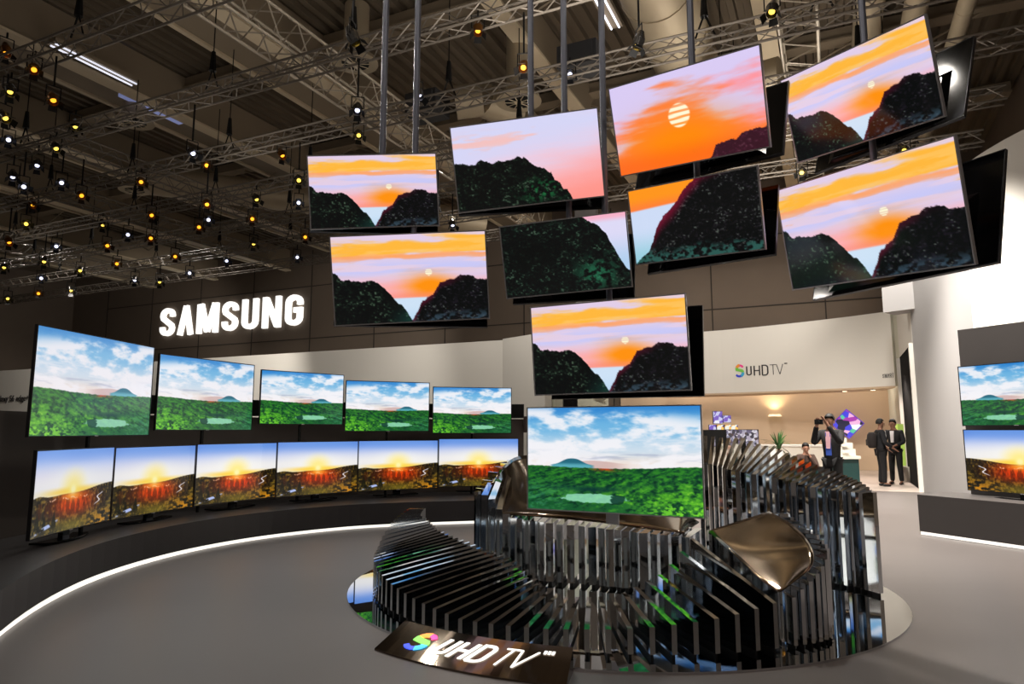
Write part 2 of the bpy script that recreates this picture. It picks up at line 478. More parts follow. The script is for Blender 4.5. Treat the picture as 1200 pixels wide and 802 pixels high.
def screen_mesh(name, fn, W, H, nx, curve=0.0, mirror=False, lift=None):
    ny = int(nx * H / W)
    gx, gz = np.meshgrid(np.linspace(0, 1, nx + 1), np.linspace(0, 1, ny + 1))
    X = (gx - .5) * W
    Z = (.5 - gz) * H
    Y = -curve * (X * X) if curve else 0 * X
    u = 1 - gx if mirror else gx
    c = np.clip(fn(u, gz), 0, 255) / 255
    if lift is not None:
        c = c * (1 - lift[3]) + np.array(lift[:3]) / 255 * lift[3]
    c = np.where(c <= .04045, c / 12.92, ((c + .055) / 1.055) ** 2.4)
    n = (nx + 1) * (ny + 1)
    me = bpy.data.meshes.new(name)
    me.vertices.add(n)
    me.vertices.foreach_set('co', np.stack([X, Y, Z], -1).reshape(-1))
    i = (np.arange(ny)[:, None] * (nx + 1) + np.arange(nx)[None]).reshape(-1)
    q = np.stack([i, i + nx + 1, i + nx + 2, i + 1], -1).reshape(-1)
    nf = nx * ny
    me.loops.add(nf * 4)
    me.loops.foreach_set('vertex_index', q)
    me.polygons.add(nf)
    me.polygons.foreach_set('loop_start', np.arange(nf) * 4)
    me.update(calc_edges=True)
    ca = me.color_attributes.new('picture', 'FLOAT_COLOR', 'POINT')
    rgba = np.concatenate([c.reshape(-1, 3), np.ones((n, 1))], 1).astype(np.float32)
    ca.data.foreach_set('color', rgba.reshape(-1))
    me.materials.append(M_scr)
    me.shade_smooth()
    return me
SCREENS = {}
def get_screen(kind, W, H, nx, curve=0, mirror=False, lift=None):
    key = (kind, round(W, 2), curve, mirror, lift)
    if key not in SCREENS:
        fn = dict(green=pic_green, sunset=pic_sunset, valley=pic_valley, ridge=pic_ridge, sun=pic_sun, slope=pic_slope, cliff=pic_cliff)[kind]
        SCREENS[key] = screen_mesh('screen', fn, W, H, nx, curve, mirror, lift)
    return SCREENS[key]

# ================================================================== TELEVISIONS
ASP = 1.735
def bezel_frame(W, H, b, d0, d1, curve=0, seg=1):
    """rectangular ring of bars around the screen; follows the curve of the panel"""
    mb = MB()
    cy = lambda x: -curve * x * x
    def run(xa, za, xb, zb):
        mb.box(((xa + xb) / 2, 0, (za + zb) / 2), (abs(xb - xa), 1, abs(zb - za)))
    w, h = W / 2, H / 2
    n = seg
    for (z0, z1) in ((h - b, h), (-h, -h + b)):
        for k in range(n):
            xa = -w + W * k / n; xb = -w + W * (k + 1) / n
            vs = []
            for x in (xa, xb):
                for y in (d0, d1):
                    for z in (z0, z1):
                        vs.append((x, y + cy(x), z))
            mb.add(vs, [(0, 1, 3, 2), (4, 6, 7, 5), (0, 4, 5, 1), (2, 3, 7, 6), (0, 2, 6, 4), (1, 5, 7, 3)])
    for x0, x1 in ((-w, -w + b), (w - b, w)):
        c = cy(w - b / 2)
        mb.box(((x0 + x1) / 2, (d0 + d1) / 2 + c, 0), (b, d1 - d0, H - 2 * b))
    return mb
def back_shell(W, H, y0, depth, curve=0, n=6):
    """slim panel back with a thicker tapered housing in the lower middle"""
    mb = MB()
    cy = lambda x: -curve * x * x
    w, h = W / 2 * .996, H / 2 * .994
    for k in range(n):
        xa = -w + 2 * w * k / n; xb = -w + 2 * w * (k + 1) / n
        vs = []
        for x in (xa, xb):
            for y in (y0, y0 + .022):
                for z in (-h, h):
                    vs.append((x, y + cy(x), z))
        mb.add(vs, [(0, 1, 3, 2), (4, 6, 7, 5), (0, 4, 5, 1), (2, 3, 7, 6), (0, 2, 6, 4), (1, 5, 7, 3)])
    a0 = [(-w * .8, -h * .92), (w * .8, -h * .92), (w * .8, h * .35), (-w * .8, h * .35)]
    a1 = [(-w * .7, -h * .8), (w * .7, -h * .8), (w * .7, h * .2), (-w * .7, h * .2)]
    yy = y0 + .02 + cy(w * .8)
    vs = [(x, yy, z) for x, z in a0] + [(x, y0 + depth, z) for x, z in a1]
    mb.add(vs, [(0, 1, 5, 4), (1, 2, 6, 5), (2, 3, 7, 6), (3, 0, 4, 7), (4, 5, 6, 7), (3, 2, 1, 0)])
    return mb

def television(label, pos, r, u, W, kind, nx=150, curve=0, mirror=False, group=None, lift=None, bez=M_bezel, stand=0, logo=True, H=None, brk=None):
    r = Vector(r).normalized(); u = Vector(u).normalized()
    y = u.cross(r).normalized(); u = r.cross(y)
    t = empty('television', label, 'television', group=group)
    t.matrix_world = Matrix(((r.x, y.x, u.x, pos[0]), (r.y, y.y, u.y, pos[1]), (r.z, y.z, u.z, pos[2]), (0, 0, 0, 1)))
    H = H or W / ASP
    b = .011
    seg = 10 if curve else 1
    bz = bezel_frame(W, H, b, -.006, .028, curve, seg).build('bezel', bez, t)
    s = bpy.data.objects.new('screen', get_screen(kind, W - 2 * b, H - 2 * b, nx, curve, mirror, lift))
    COL.objects.link(s); s.parent = t
    back_shell(W, H, .006, .06, curve).build('back_cover', M_gloss, t)
    if logo:
        MB().box((0, -.009, -H / 2 + .005), (.055, .006, .009)).build('logo_badge', M_bezel, bz)
    if stand:
        nk = MB().box((0, .06, -H / 2 - stand / 2 + .02), (.12, .05, stand + .04)).build('stand_neck', M_gloss, t)
        mb = MB()
        for k in range(10):
            x0 = -.38 + .076 * k; x1 = x0 + .076
            f0 = -.06 - .5 * x0 * x0 * (-1); f1 = -.06 + .5 * x1 * x1
            z = -H / 2 - stand
            mb.add([(x0, f0, z), (x1, f1, z), (x1, f1 + .16, z), (x0, f0 + .16, z), (x0, f0, z + .018), (x1, f1, z + .018), (x1, f1 + .16, z + .018), (x0, f0 + .16, z + .018)],
                   [(3, 2, 1, 0), (4, 5, 6, 7), (0, 1, 5, 4), (2, 3, 7, 6), (0, 4, 7, 3), (1, 2, 6, 5)])
        mb.build('stand_base', M_gloss, nk)
    return t

HANG = [
 ('A', 'smallest upper-left hanging television showing sun between two dark mountains', (-1.33, 6.33, 3.78), (.99, .09, .06), (-.048, -.142, .989), 1.23, 'valley'),
 ('B', 'hanging television showing jagged dark ridge under a plain pink sky', (.14, 6.34, 4.08), (.98, -.17, .06), (-.103, -.23, .968), 1.45, 'ridge'),
 ('C', 'hanging television with close-up of the large striped sun on orange sky', (1.55, 5.83, 4.30), (.77, -.63, -.06), (-.174, -.293, .94), 1.45, 'sun'),
 ('D', 'topmost right hanging television showing sunset valley, steeply angled towards the left', (3.11, 5.86, 4.50), (.46, -.88, -.08), (-.255, -.216, .942), 1.45, 'valley'),
 ('E', 'left hanging television of lower tier showing sun between two mountains', (-.95, 6.26, 2.91), (1, .06, .06), (-.046, -.181, .982), 1.45, 'valley'),
 ('F', 'hanging television almost filled by a dark green wooded slope', (.50, 6.34, 3.14), (.96, -.28, .04), (-.105, -.216, .971), 1.23, 'slope'),
 ('G', 'hanging television showing dark cliff rising on its right above pale sea', (1.62, 5.93, 3.38), (.78, -.62, -.04), (-.135, -.231, .963), 1.23, 'cliff'),
 ('H', 'largest hanging television at far right, lower tier, showing sunset valley', (3.06, 5.77, 3.29), (.44, -.90, -.07), (-.188, -.173, .967), 1.73, 'valley'),
 ('I', 'lowest hanging television, directly above the bright green landscape television', (.85, 6.08, 2.24), (.91, -.42, .01), (-.052, -.089, .995), 1.45, 'valley'),
]
REAR = {'A': 'behind the smallest upper-left hanging television', 'B': 'behind the pink-sky ridge television', 'C': 'behind the striped-sun television',
        'D': 'behind the topmost right television', 'E': 'behind the left lower-tier sunset television', 'F': 'behind the dark green slope television',
        'G': 'behind the dark cliff television', 'H': 'behind the largest right-hand television', 'I': 'behind the lowest hanging television'}
POLE_TOP = 11.4
def rear_television(key, pos, r, u, W):
    """a second set hung back to back with the front one, tilted down the other way"""
    r = Vector(r); u = Vector(u).normalized(); pos = Vector(pos)
    rh = Vector((r.x, r.y, 0)).normalized()
    back = Vector((0, 0, 1)).cross(rh).normalized()       # away from the viewer
    y = u.cross(r.normalized())
    tilt = math.asin(max(-1, min(1, -y.dot(Vector((0, 0, 1))) ))) if False else math.atan2(-(u.dot(back)), u.z)
    up2 = (Vector((0, 0, 1)) * math.cos(tilt) + back * math.sin(tilt)).normalized()
    H = W / ASP
    side = {'I': .06}.get(key, 0)
    gap = {'A': .2, 'B': .34, 'C': .55, 'D': .5, 'E': .24, 'F': .46, 'G': .42, 'H': .50, 'I': .40}[key]
    p2 = pos + back * gap + rh * side + Vector((0, 0, -.03))
    r2 = -rh                                               # faces away
    y2 = up2.cross(r2).normalized()
    t = empty('television', 'black rear television hung back to back ' + REAR[key], 'television', group='rear televisions of the hanging pairs')
    t.matrix_world = Matrix(((r2.x, y2.x, up2.x, p2.x), (r2.y, y2.y, up2.y, p2.y), (r2.z, y2.z, up2.z, p2.z), (0, 0, 0, 1)))
    bezel_frame(W, H, .011, -.006, .028).build('bezel', M_bezd, t)
    kind = [h[6] for h in HANG if h[0] == key][0]
    s = bpy.data.objects.new('screen', get_screen(kind, W - .022, H - .022, 150)); COL.objects.link(s); s.parent = t
    back_shell(W, H, .006, .05).build('back_cover', M_gloss, t)
    return p2, back, gap
POLES = []
for key, lab, pos, r, u, W, kind in HANG:
    television(lab, pos, r, u, W, kind, nx=200, group='hanging televisions over the mirrored sculpture')
    p2, back, gap = rear_television(key, pos, r, u, W)
    mid = Vector(pos) + back * gap * .5
    rh = Vector((r[0], r[1], 0)).normalized()
    POLES.append((key, mid, rh, W))
    # bracket joining the pair
    mb = MB()
    R3 = Matrix(((rh.x, back.x, 0), (rh.y, back.y, 0), (0, 0, 1)))
    mb.box(mid, (W * .34, .05, .07), R3)
    mb.box(mid + Vector((0, 0, .16)), (W * .34, .05, .05), R3)
    for sx in (-1, 1):
        mb.box(mid + rh * sx * W * .15 + Vector((0, 0, .06)), (.04, gap * .62, .06), R3)
    o = mb.build('mounting_bracket', M_black)
    tag(o, 'black mounting bracket between the two televisions of the pair ' + REAR[key].replace('behind', 'with'), 'bracket', 'brackets between hanging televisions')

# poles from the roof (two to each column of televisions, short links between the tiers)
PD = {k: (m, rh, W) for k, m, rh, W in POLES}
def pole(name, x, y, z0, z1, lab, grp, r=.032):
    mb = MB(); mb.tube((x, y, z0), (x, y, z1), r, 10)
    o = mb.build(name, M_pole, smooth=True)
    return tag(o, lab, 'pole', grp)
for x_, y_, zb, lab in ((-1.28, 6.45, 3.7, 'left grey steel pole running from roof to the smallest upper-left television'), (-.955, 6.45, 3.7, 'right grey steel pole running from roof to the smallest upper-left television'),
                        (.19, 6.52, 4.0, 'left grey steel pole running from roof to the pink-sky ridge television'), (.523, 6.46, 4.0, 'right grey steel pole running from roof to the pink-sky ridge television'),
                        (.90, 6.40, 3.5, 'long grey pole passing between the pink-sky and striped-sun televisions'), (1.70, 6.06, 4.2, 'grey steel pole above the middle of the striped-sun television'),
                        (3.31, 6.0, 4.4, 'bluish grey steel pole above the topmost right television')):
    pole('ceiling_pole', x_, y_, zb, POLE_TOP, lab, 'steel poles above the hanging televisions')
LINK = {'A': (-.955, 6.44), 'B': (.56, 6.48), 'C': (1.72, 6.1), 'D': (3.32, 6.0), 'F': (.93, 6.42)}
for hi, lo, labn in (('A', 'E', 'between the two leftmost hanging televisions'), ('B', 'F', 'between the pink ridge television and the green slope television'),
                     ('C', 'G', 'between the striped-sun television and the cliff television'), ('D', 'H', 'between the two rightmost hanging televisions'), ('F', 'I', 'between the green slope television and the lowest one')):
    a, b = PD[hi][0], PD[lo][0]
    xm, ym = LINK[hi]
    mb = MB(); mb.tube((xm, ym, a.z - .02), (xm, ym, b.z + .1), .03, 10)
    tag(mb.build('link_pole', M_pole, smooth=True), 'short grey link pole ' + labn, 'pole', 'short poles linking the hanging tiers')

# left wall of televisions -------------------------------------------------
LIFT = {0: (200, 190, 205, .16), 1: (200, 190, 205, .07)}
GREEN = [((-4.67, 7.73, 1.99), 85.2, 1.95, 'largest green-landscape television at the left end of the upper row'),
         ((-4.27, 9.64, 1.99), 68.5, 1.73, 'second green-landscape television from the left in the upper row'),
         ((-3.33, 10.94, 2.0), 45.6, 1.45, 'middle green-landscape television of the upper row'),
         ((-2.12, 11.75, 1.90), 24.0, 1.46, 'fourth green-landscape television from left, next to the end one'),
         ((-.71, 12.36, 1.85), 13.0, 1.44, 'rightmost green-landscape television of the left-hand upper row')]
for i, (p, yaw, W, lab) in enumerate(GREEN):
    a = math.radians(yaw)
    H = {3: .855}.get(i)
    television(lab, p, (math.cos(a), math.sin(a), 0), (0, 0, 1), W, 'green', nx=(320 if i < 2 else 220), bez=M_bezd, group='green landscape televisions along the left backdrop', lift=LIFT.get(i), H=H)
SUN = [((-4.57, 7.25, .89), 93.7), ((-4.5, 8.75, .88), 78.5), ((-3.99, 10.06, .89), 63.2), ((-3.09, 11.04, .90), 46.5), ((-1.94, 11.83, .905), 31.0), ((-.59, 12.27, .93), 15.0)]
ORD = ['leftmost sunset-river television of the lower row, seen most obliquely', 'second sunset-river television from the left in the lower row', 'third sunset-river television from the left in the lower row',
       'fourth sunset-river television from the left in the lower row', 'fifth sunset-river television, next to the right end of the lower row', 'right-end sunset-river television of the left-hand lower row']
for i, (p, yaw) in enumerate(SUN):
    a = math.radians(yaw)
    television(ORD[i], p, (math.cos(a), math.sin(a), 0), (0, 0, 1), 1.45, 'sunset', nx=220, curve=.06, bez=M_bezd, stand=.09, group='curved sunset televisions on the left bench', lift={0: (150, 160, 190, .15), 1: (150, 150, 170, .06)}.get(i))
# right pair
a = math.radians(-66)
rr = Vector((math.cos(a), math.sin(a), 0))
P0 = Vector((6.505, 9.93, 0))
for z, kind, lab in ((1.985, 'green', 'upper television on the right-hand bench, green landscape, cut off by the photo edge'), (1.075, 'sunset', 'lower television on the right-hand bench, sunset river, cut off by the photo edge')):
    c = P0 + rr * .725
    television(lab, (c.x, c.y, z), rr, (0, 0, 1), 1.45, kind, nx=260, bez=M_bezd, mirror=True, group='televisions on the right-hand bench', H=.86, stand=.09 if kind == 'sunset' else 0)

# centre television on the sculpture
a = math.radians(-26.5)
tj = television('bright green-landscape television standing on the mirrored sculpture', (.92, 6.5, 1.225), (math.cos(a), math.sin(a), 0), (0, 0, 1), 1.72, 'green', nx=360, mirror=True, H=1.0)
MB().box((0, .05, -.53), (.12, .03, .14)).build('mounting_foot', M_bezel, tj)

# ================================================================== MIRRORED SCULPTURE
CX, CY, RO = 1.0, 7.0, 2.33
FC = Vector((.78, 6.92))
sculpt = empty('mirror_sculpture', 'large ring sculpture of upright mirrored fins on a mirror disc', 'sculpture', (CX, CY, 0))
def sc(v): return (v[0] - CX, v[1] - CY, v[2])
N = 96
mb = MB(); mb.prism([(2.56 * math.cos(2 * PI * k / N), 2.56 * math.sin(2 * PI * k / N)) for k in range(N)], .0, .015)
mb.build('mirror_base', M_base, sculpt)
def fin(pi, po, hi, ho, th=.036, z0=.045, name='fin', ends=(1, 1), skew=0):
    """one upright slab running from an inner plan point to an outer one, its top sloping between the two heights"""
    pi, po = Vector(pi), Vector(po)
    d = (po - pi)
    if d.length < .05: d = d.normalized() * .05; pi = po - d
    n = Vector((-d.y, d.x)).normalized() * th / 2
    e = d.normalized()
    vs = []
    for p, h, sg_ in ((pi, hi, 1), (po, ho, 0)):
        for s in (-1, 1):
            q = p + n * s + e * (skew * s * sg_)
            vs += [sc((q.x, q.y, z0)), sc((q.x, q.y, h))]
    fs = [(0, 1, 3, 2), (4, 6, 7, 5), (0, 4, 5, 1), (2, 3, 7, 6), (1, 5, 7, 3), (0, 2, 6, 4)]
    m = MB(); m.add(vs, fs)
    # small dark foot block that lifts the slab off the disc
    f0, f1 = pi + e * .02, po - e * .02
    m.add([sc((f.x + n.x * s * .5, f.y + n.y * s * .5, z)) for f in (f0, f1) for s in (-1, 1) for z in (.015, z0)],
          [(0, 1, 3, 2), (4, 6, 7, 5), (0, 4, 5, 1), (2, 3, 7, 6)], 2)
    m.mi[0], m.mi[1] = ends                      # satin or polished end faces
    o = m.build(name, [M_mirror, M_edge, M_black], sculpt)
    mod = None
    return o
def on_circle(th, r=RO): return Vector((CX + r * math.cos(th), CY + r * math.sin(th)))
interp = lambda x, xs, ys: float(np.interp(x, xs, ys))
# front-left arm: a crescent whose tip lies at the back left
TH = [158, 165, 170, 182, 200, 219, 234, 250, 266, 280, 290]
HO = [.62, .56, .50, .33, .30, .22, .15, .17, .21, .27, .34]
RI = [2.12, 2.04, 1.90, 1.72, 1.48, 1.25, 1.25, 1.5, 1.5, 1.5, 1.5]
HI = [.63, .60, .57, .53, .47, .37, .24, .19, .22, .40, .66]
NA = 46
for k in range(NA):
    t = k / (NA - 1)
    th = 158 + (289.5 - 158) * (t ** 1.25)
    po = on_circle(math.radians(th))
    d = (FC - po).normalized()
    ln = interp(th, TH, [RO - x for x in RI])
    pi = po + d * ln
    fin(pi, po, interp(th, TH, HI), interp(th, TH, HO))
# front-right arm carrying the smooth bowl-like cap
outer = [(1.93, 4.86, .36), (2.14, 4.95, .50), (2.30, 5.12, .61), (2.39, 5.40, .66), (2.45, 5.85, .71), (2.46, 6.25, .76)]
rimR = [(1.90, 4.97, .385), (2.16, 5.10, .52), (2.27, 5.36, .63), (2.34, 5.85, .71), (2.29, 6.22, .775)]
rimL = [(1.86, 4.95, .375), (1.80, 5.15, .43), (1.74, 5.42, .52), (1.68, 5.72, .61), (1.66, 5.9, .655)]
ou = spline(outer, 16); ri = spline(rimR, 16)
for k in range(16):
    o_ = Vector(ou[k][:2]); i_ = Vector(ri[k][:2])
    fin(i_ + (o_ - i_).normalized() * .012, o_, ri[k].z - .01, ou[k].z, name='rim_slab', ends=(0, 0), th=.03)
def cap_surface(name, left, right, sag, m, lift=0, na=26, nb=18):
    """smooth skin lofted between two rim curves, dished in the middle; has thickness"""
    Lc, Rc = spline(left, na), spline(right, na)
    vs = []
    for k in range(na):
        for j in range(nb):
            t = j / (nb - 1)
            p = Lc[k].lerp(Rc[k], t)
            z = p.z - sag * math.sin(PI * t) * math.sin(PI * k / (na - 1)) ** .7 + lift
            vs.append(sc((p.x, p.y, z)))
    fs = []
    for k in range(na - 1):
        for j in range(nb - 1):
            i = k * nb + j
            fs.append((i, i + 1, i + nb + 1, i + nb))
    o = new_mesh(name, vs, fs, m, sculpt, smooth=True)
    md = o.modifiers.new('skin', 'SOLIDIFY'); md.thickness = .012; md.offset = -1
    return o
cap_surface('bowl_cap', rimL, rimR, .02, M_capm, lift=.006)
# polished flanks that carry the bowl down to the disc
def flank(name, pts):
    P_ = spline(pts, 16)
    mb = MB()
    for a_, b_ in zip(P_[:-1], P_[1:]):
        d_ = Vector((b_.x - a_.x, b_.y - a_.y)).normalized(); n_ = Vector((-d_.y, d_.x)) * .006
        vs = [sc((p.x + n_.x * s, p.y + n_.y * s, z)) for p in (a_, b_) for s in (-1, 1) for z in (.02, p.z)]
        mb.add(vs, [(0, 1, 3, 2), (4, 6, 7, 5), (0, 4, 5, 1), (2, 3, 7, 6), (1, 5, 7, 3)])
    mb.build(name, M_mirror, sculpt)
flank('bowl_flank', rimL); flank('bowl_flank', rimR)
# centre: a long serrated wall under the television with a dished mirror skin behind it
Wl = [Vector((-.36, 7.28)), Vector((0, 7.05)), Vector((.33, 6.85)), Vector((.8, 6.68)), Vector((1.15, 6.53)), Vector((1.58, 6.40))]
wf = spline([(p.x, p.y) for p in Wl], 25)
for k in range(25):
    t = k / 24
    th = math.radians(interp(t, [0, .25, 1], [128, 104, 40]))
    back = on_circle(th, 2.28)
    d = (back - wf[k]).normalized()
    L = (back - wf[k]).length
    hf = interp(t, [0, .08, .12, .2, 1], [.86, .80, .70, .62, .53])
    po = wf[k] + d * min(L, .5 if k > 3 else L)
    hb = hf if k > 3 else interp(k, [0, 3], [.74, 1.02])
    fin(wf[k], po, hf, hb if k <= 3 else hf + .02, th=.068, name='wall_slab', ends=(0, 0), skew=(.012 if k % 2 else -.016) * (1 + .4 * math.sin(k)))
cap_surface('dished_mirror_skin', [(-.14, 7.16, .63), (.30, 6.93, .63), (.8, 6.72, .61), (1.2, 6.56, .575), (1.58, 6.45, .545)],
            [(-.28, 8.86, .76), (-.10, 8.98, 1.02), (.21, 9.12, 1.15), (1.2, 9.2, 1.1), (2.0, 7.5, .50)], .03, M_capm, lift=.01)
# serrated tips along the left rim of that skin
for k in range(9):
    t = k / 8
    th = math.radians(127 - 18 * t)
    h = interp(t, [0, .3, .6, 1], [.76, 1.0, 1.10, 1.17])
    fin(on_circle(th, 2.2), on_circle(th, 2.42), h, h, name='rim_slab', ends=(0, 0))
# rear-right arm: tall crescent whose tip lies at the right
INN = spline([(2.14, 7.85, 1.15), (2.34, 7.66, 1.08), (2.51, 7.45, 1.04), (2.75, 7.2, 1.0), (2.95, 6.93, .94), (3.15, 6.66, .92), (3.31, 6.42, .91)], 30)
for k in range(19 + 10):
    t = k / 28
    th = math.radians(54 - (54 + 15.5) * t)
    ho = interp(math.degrees(th), [-16, -7, 5, 14, 22, 28, 34, 39, 46, 54], [.93, .99, 1.06, 1.12, 1.21, 1.28, 1.33, 1.40, 1.40, 1.44])
    p = INN[k]
    fin((p.x, p.y), on_circle(th, 2.40), p.z, ho, th=.045, ends=(0, 0), skew=.012 * math.sin(k * 2.1))

# plaque with the logo ------------------------------------------------------
pl = empty('logo_plaque', 'low tilted mirror plaque with glowing logo lettering in front of the sculpture', 'sign', (CX, CY, 0))
def plq(th, t):   # t 0 = front edge on the floor, 1 = raised rear edge
    r = 2.85 + (2.585 - 2.85) * t
    return (r * math.cos(math.radians(th)), r * math.sin(math.radians(th)), .012 + .135 * t)
n = 24
vs = []; fs = []
for k in range(n + 1):
    th = 227.0 + 29.2 * k / n
    a = plq(th - .9 * 0, 0); b = plq(th, 1)
    vs += [a, b, (b[0], b[1], 0), (a[0], a[1], 0)]
for k in range(n):
    i, j = 4 * k, 4 * k + 4
    for q in range(4):
        r_ = (q + 1) % 4
        fs.append((i + q, i + r_, j + r_, j + q))
fs += [(3, 2, 1, 0), (4 * n, 4 * n + 1, 4 * n + 2, 4 * n + 3)]
new_mesh('plaque_body', vs, fs, mat('plaque_mirror', (120, 108, 96), .08, 1.0, noise=.03), pl)

# ------------------------------------------------------------------ stroke lettering
def arc(cx, cy, rx, ry, a0, a1, n=8):
    return [(cx + rx * math.cos(math.radians(a0 + (a1 - a0) * k / n)), cy + ry * math.sin(math.radians(a0 + (a1 - a0) * k / n))) for k in range(n + 1)]
def ribbon(pts, w):
    """outline of a stroke with mitred joints"""
    P = [Vector(p) for p in pts]
    L, R = [], []
    for k, p in enumerate(P):
        a = P[k] - P[k - 1] if k else P[1] - P[0]
        b = P[k + 1] - P[k] if k < len(P) - 1 else P[-1] - P[-2]
        a.normalize(); b.normalize()
        t = (a + b).normalized()
        nrm = Vector((-t.y, t.x))
        m = min(2.0, 1 / max(.3, nrm.dot(Vector((-a.y, a.x)))))
        L.append(p + nrm * w / 2 * m); R.append(p - nrm * w / 2 * m)
    return L, R
G = {
 'S': ([[(.5, .68), (.5, .74)] + arc(.3, .74, .2, .165, 0, 180)[1:] + [(.1, .70), (.13, .62), (.3, .5), (.47, .38), (.5, .30)] + arc(.3, .26, .2, .165, 0, -180) + [(.1, .33)]], .6),
 'A': ([[(.09, 0), (.31, 1)], [(.31, 1), (.53, 0)]], .62),
 'M': ([[(.1, 0), (.1, 1)], [(.15, 1), (.42, .05)], [(.42, .05), (.69, 1)], [(.74, 0), (.74, 1)]], .84),
 'U': ([[(.1, 1), (.1, .26)] + arc(.3, .26, .2, .165, 180, 360)[1:] + [(.5, 1)]], .6),
 'N': ([[(.1, 0), (.1, 1)], [(.13, .95), (.53, .05)], [(.56, 0), (.56, 1)]], .66),
 'G': ([[(.5, .66), (.5, .74)] + arc(.3, .74, .2, .165, 0, 180)[1:] + [(.1, .26)] + arc(.3, .26, .2, .165, 180, 360)[1:] + [(.5, .5), (.3, .5)]], .6),
 'H': ([[(.06, 0), (.06, 1)], [(.06, .5), (.54, .5)], [(.54, 0), (.54, 1)]], .6),
 'D': ([[(.06, 0), (.06, 1), (.3, 1)] + arc(.3, .75, .25, .25, 90, 0, 5)[1:] + [(.55, .25)] + arc(.3, .25, .25, .25, 0, -90, 5)[1:] + [(.06, 0)]], .62),
 'T': ([[(0, 1), (.56, 1)], [(.28, 1), (.28, 0)]], .56),
 'V': ([[(.02, 1), (.3, 0)], [(.3, 0), (.58, 1)]], .6),
 'R': ([[(.06, 0), (.06, 1), (.32, 1)] + arc(.32, .76, .2, .24, 90, -90, 6)[1:] + [(.06, .52)], [(.28, .52), (.54, 0)]], .58),
}
def letter(mb, ch, xf, w, sx=1, thick=.05):
    """xf maps (x, y, depth) on the sign plane to space"""
    for st in G[ch][0]:
        L, R = ribbon([(x * sx, y) for x, y in st], w)
        n = len(L)
        vs = []
        for l, r in zip(L, R):
            vs += [xf(l.x, l.y, thick), xf(r.x, r.y, thick), xf(r.x, r.y, 0), xf(l.x, l.y, 0)]
        fs = []
        for k in range(n - 1):
            i, j = 4 * k, 4 * k + 4
            for q in range(4):
                q2 = (q + 1) % 4
                fs.append((i + q, i + q2, j + q2, j + q))
        fs += [(3, 2, 1, 0), (4 * n - 4, 4 * n - 3, 4 * n - 2, 4 * n - 1)]
        mb.add(vs, fs)
    return G[ch][1] * sx

# SAMSUNG letters on the far hall wall (plane at 27 along B)
TW = 30.0
def wall_pt(px_, py_, t=TW - .25):
    d = Vector((0, math.cos(PITCH), math.sin(PITCH))) + Vector((1, 0, 0)) * (px_ - 600) / FPX + Vector((0, -math.sin(PITCH), math.cos(PITCH))) * (401 - py_) / FPX
    k = t / (d.x * B2.x + d.y * B2.y)
    return Vector((0, 0, EYE)) + d * k
w0, w1, wt = wall_pt(189.5, 395.5), wall_pt(356.5, 381.5), wall_pt(190, 362.5)
word_len = (w1 - w0).dot(A2.to_3d()); hgt = wt.z - w0.z
sg = empty('wall_sign', 'glowing white SAMSUNG letters high on the dark hall wall', 'sign', w0)
adv = [G[c][1] for c in 'SAMSUNG']; gap = .15
tot = sum(adv) + gap * 6
unit = word_len / tot
x = 0
for c, ad in zip('SAMSUNG', adv):
    mb = MB()
    letter(mb, c, lambda X, Y, D, x0=x: tuple(A2.to_3d() * ((X + x0) * unit) + Vector((0, 0, Y * hgt)) - B2.to_3d() * (D * 3)), .16, thick=.08)
    mb.build('letter', M_sign, sg)
    x += ad + gap

# plaque lettering: laid on the tilted plaque, italic
def pxf(x0, scale, w=0):
    def f(X, Y, D):
        s = (x0 + (X + Y * .38) * scale)              # metres along the arc
        th = 231.4 + s / 2.72 * 180 / PI
        t = .27 + Y * .47
        p = plq(th, t)
        return (p[0], p[1], p[2] + .004 + D * .1)
    return f
def s_mark(parent, xf, w, name='logo_mark', emit=1.6):
    """multicoloured ribbon S in two interlocking swooshes"""
    cols = [((235, 70, 150), 'pink'), ((240, 150, 60), 'orange'), ((120, 200, 80), 'green'), ((60, 170, 220), 'cyan'), ((50, 70, 215), 'blue')]
    path = arc(.36, .70, .30, .28, 20, 200, 10) + arc(.3, .3, .34, .3, 60, -150, 12)[1:]
    n = len(path)
    for k, (c, nm) in enumerate(cols):
        a = int(k * (n - 1) / 5); b = int((k + 1) * (n - 1) / 5)
        seg = path[a:b + 1]
        L, R = ribbon(seg, w * (1.25 if k in (1, 2, 3) else .9))
        vs = []
        for l, r in zip(L, R):
            vs += [xf(l.x, l.y, .05), xf(r.x, r.y, .05), xf(r.x, r.y, 0), xf(l.x, l.y, 0)]
        fs = []
        m_ = len(L)
        for j in range(m_ - 1):
            i, q_ = 4 * j, 4 * j + 4
            for q in range(4):
                q2 = (q + 1) % 4
                fs.append((i + q, i + q2, q_ + q2, q_ + q))
        fs += [(3, 2, 1, 0), (4 * m_ - 4, 4 * m_ - 3, 4 * m_ - 2, 4 * m_ - 1)]
        o = new_mesh(name, vs, fs, mat('logo_' + nm + ('_lit' if emit else ''), c, .4, emit=emit), parent)
s_mark(pl, pxf(.0, .20), .22)
xx = .22
for c, sx, w in (('U', .82, .125), ('H', .82, .125), ('D', .82, .125), ('T', .8, .06), ('V', .85, .06)):
    mb = MB()
    letter(mb, c, pxf(xx, .235), w, sx)
    mb.build('letter', M_sign, pl)
    xx += (G[c][1] * sx + (.10 if c != 'T' else .0)) * .235 + (.02 if c == 'D' else 0)
mb = MB()                                                 # tiny raised mark after the V
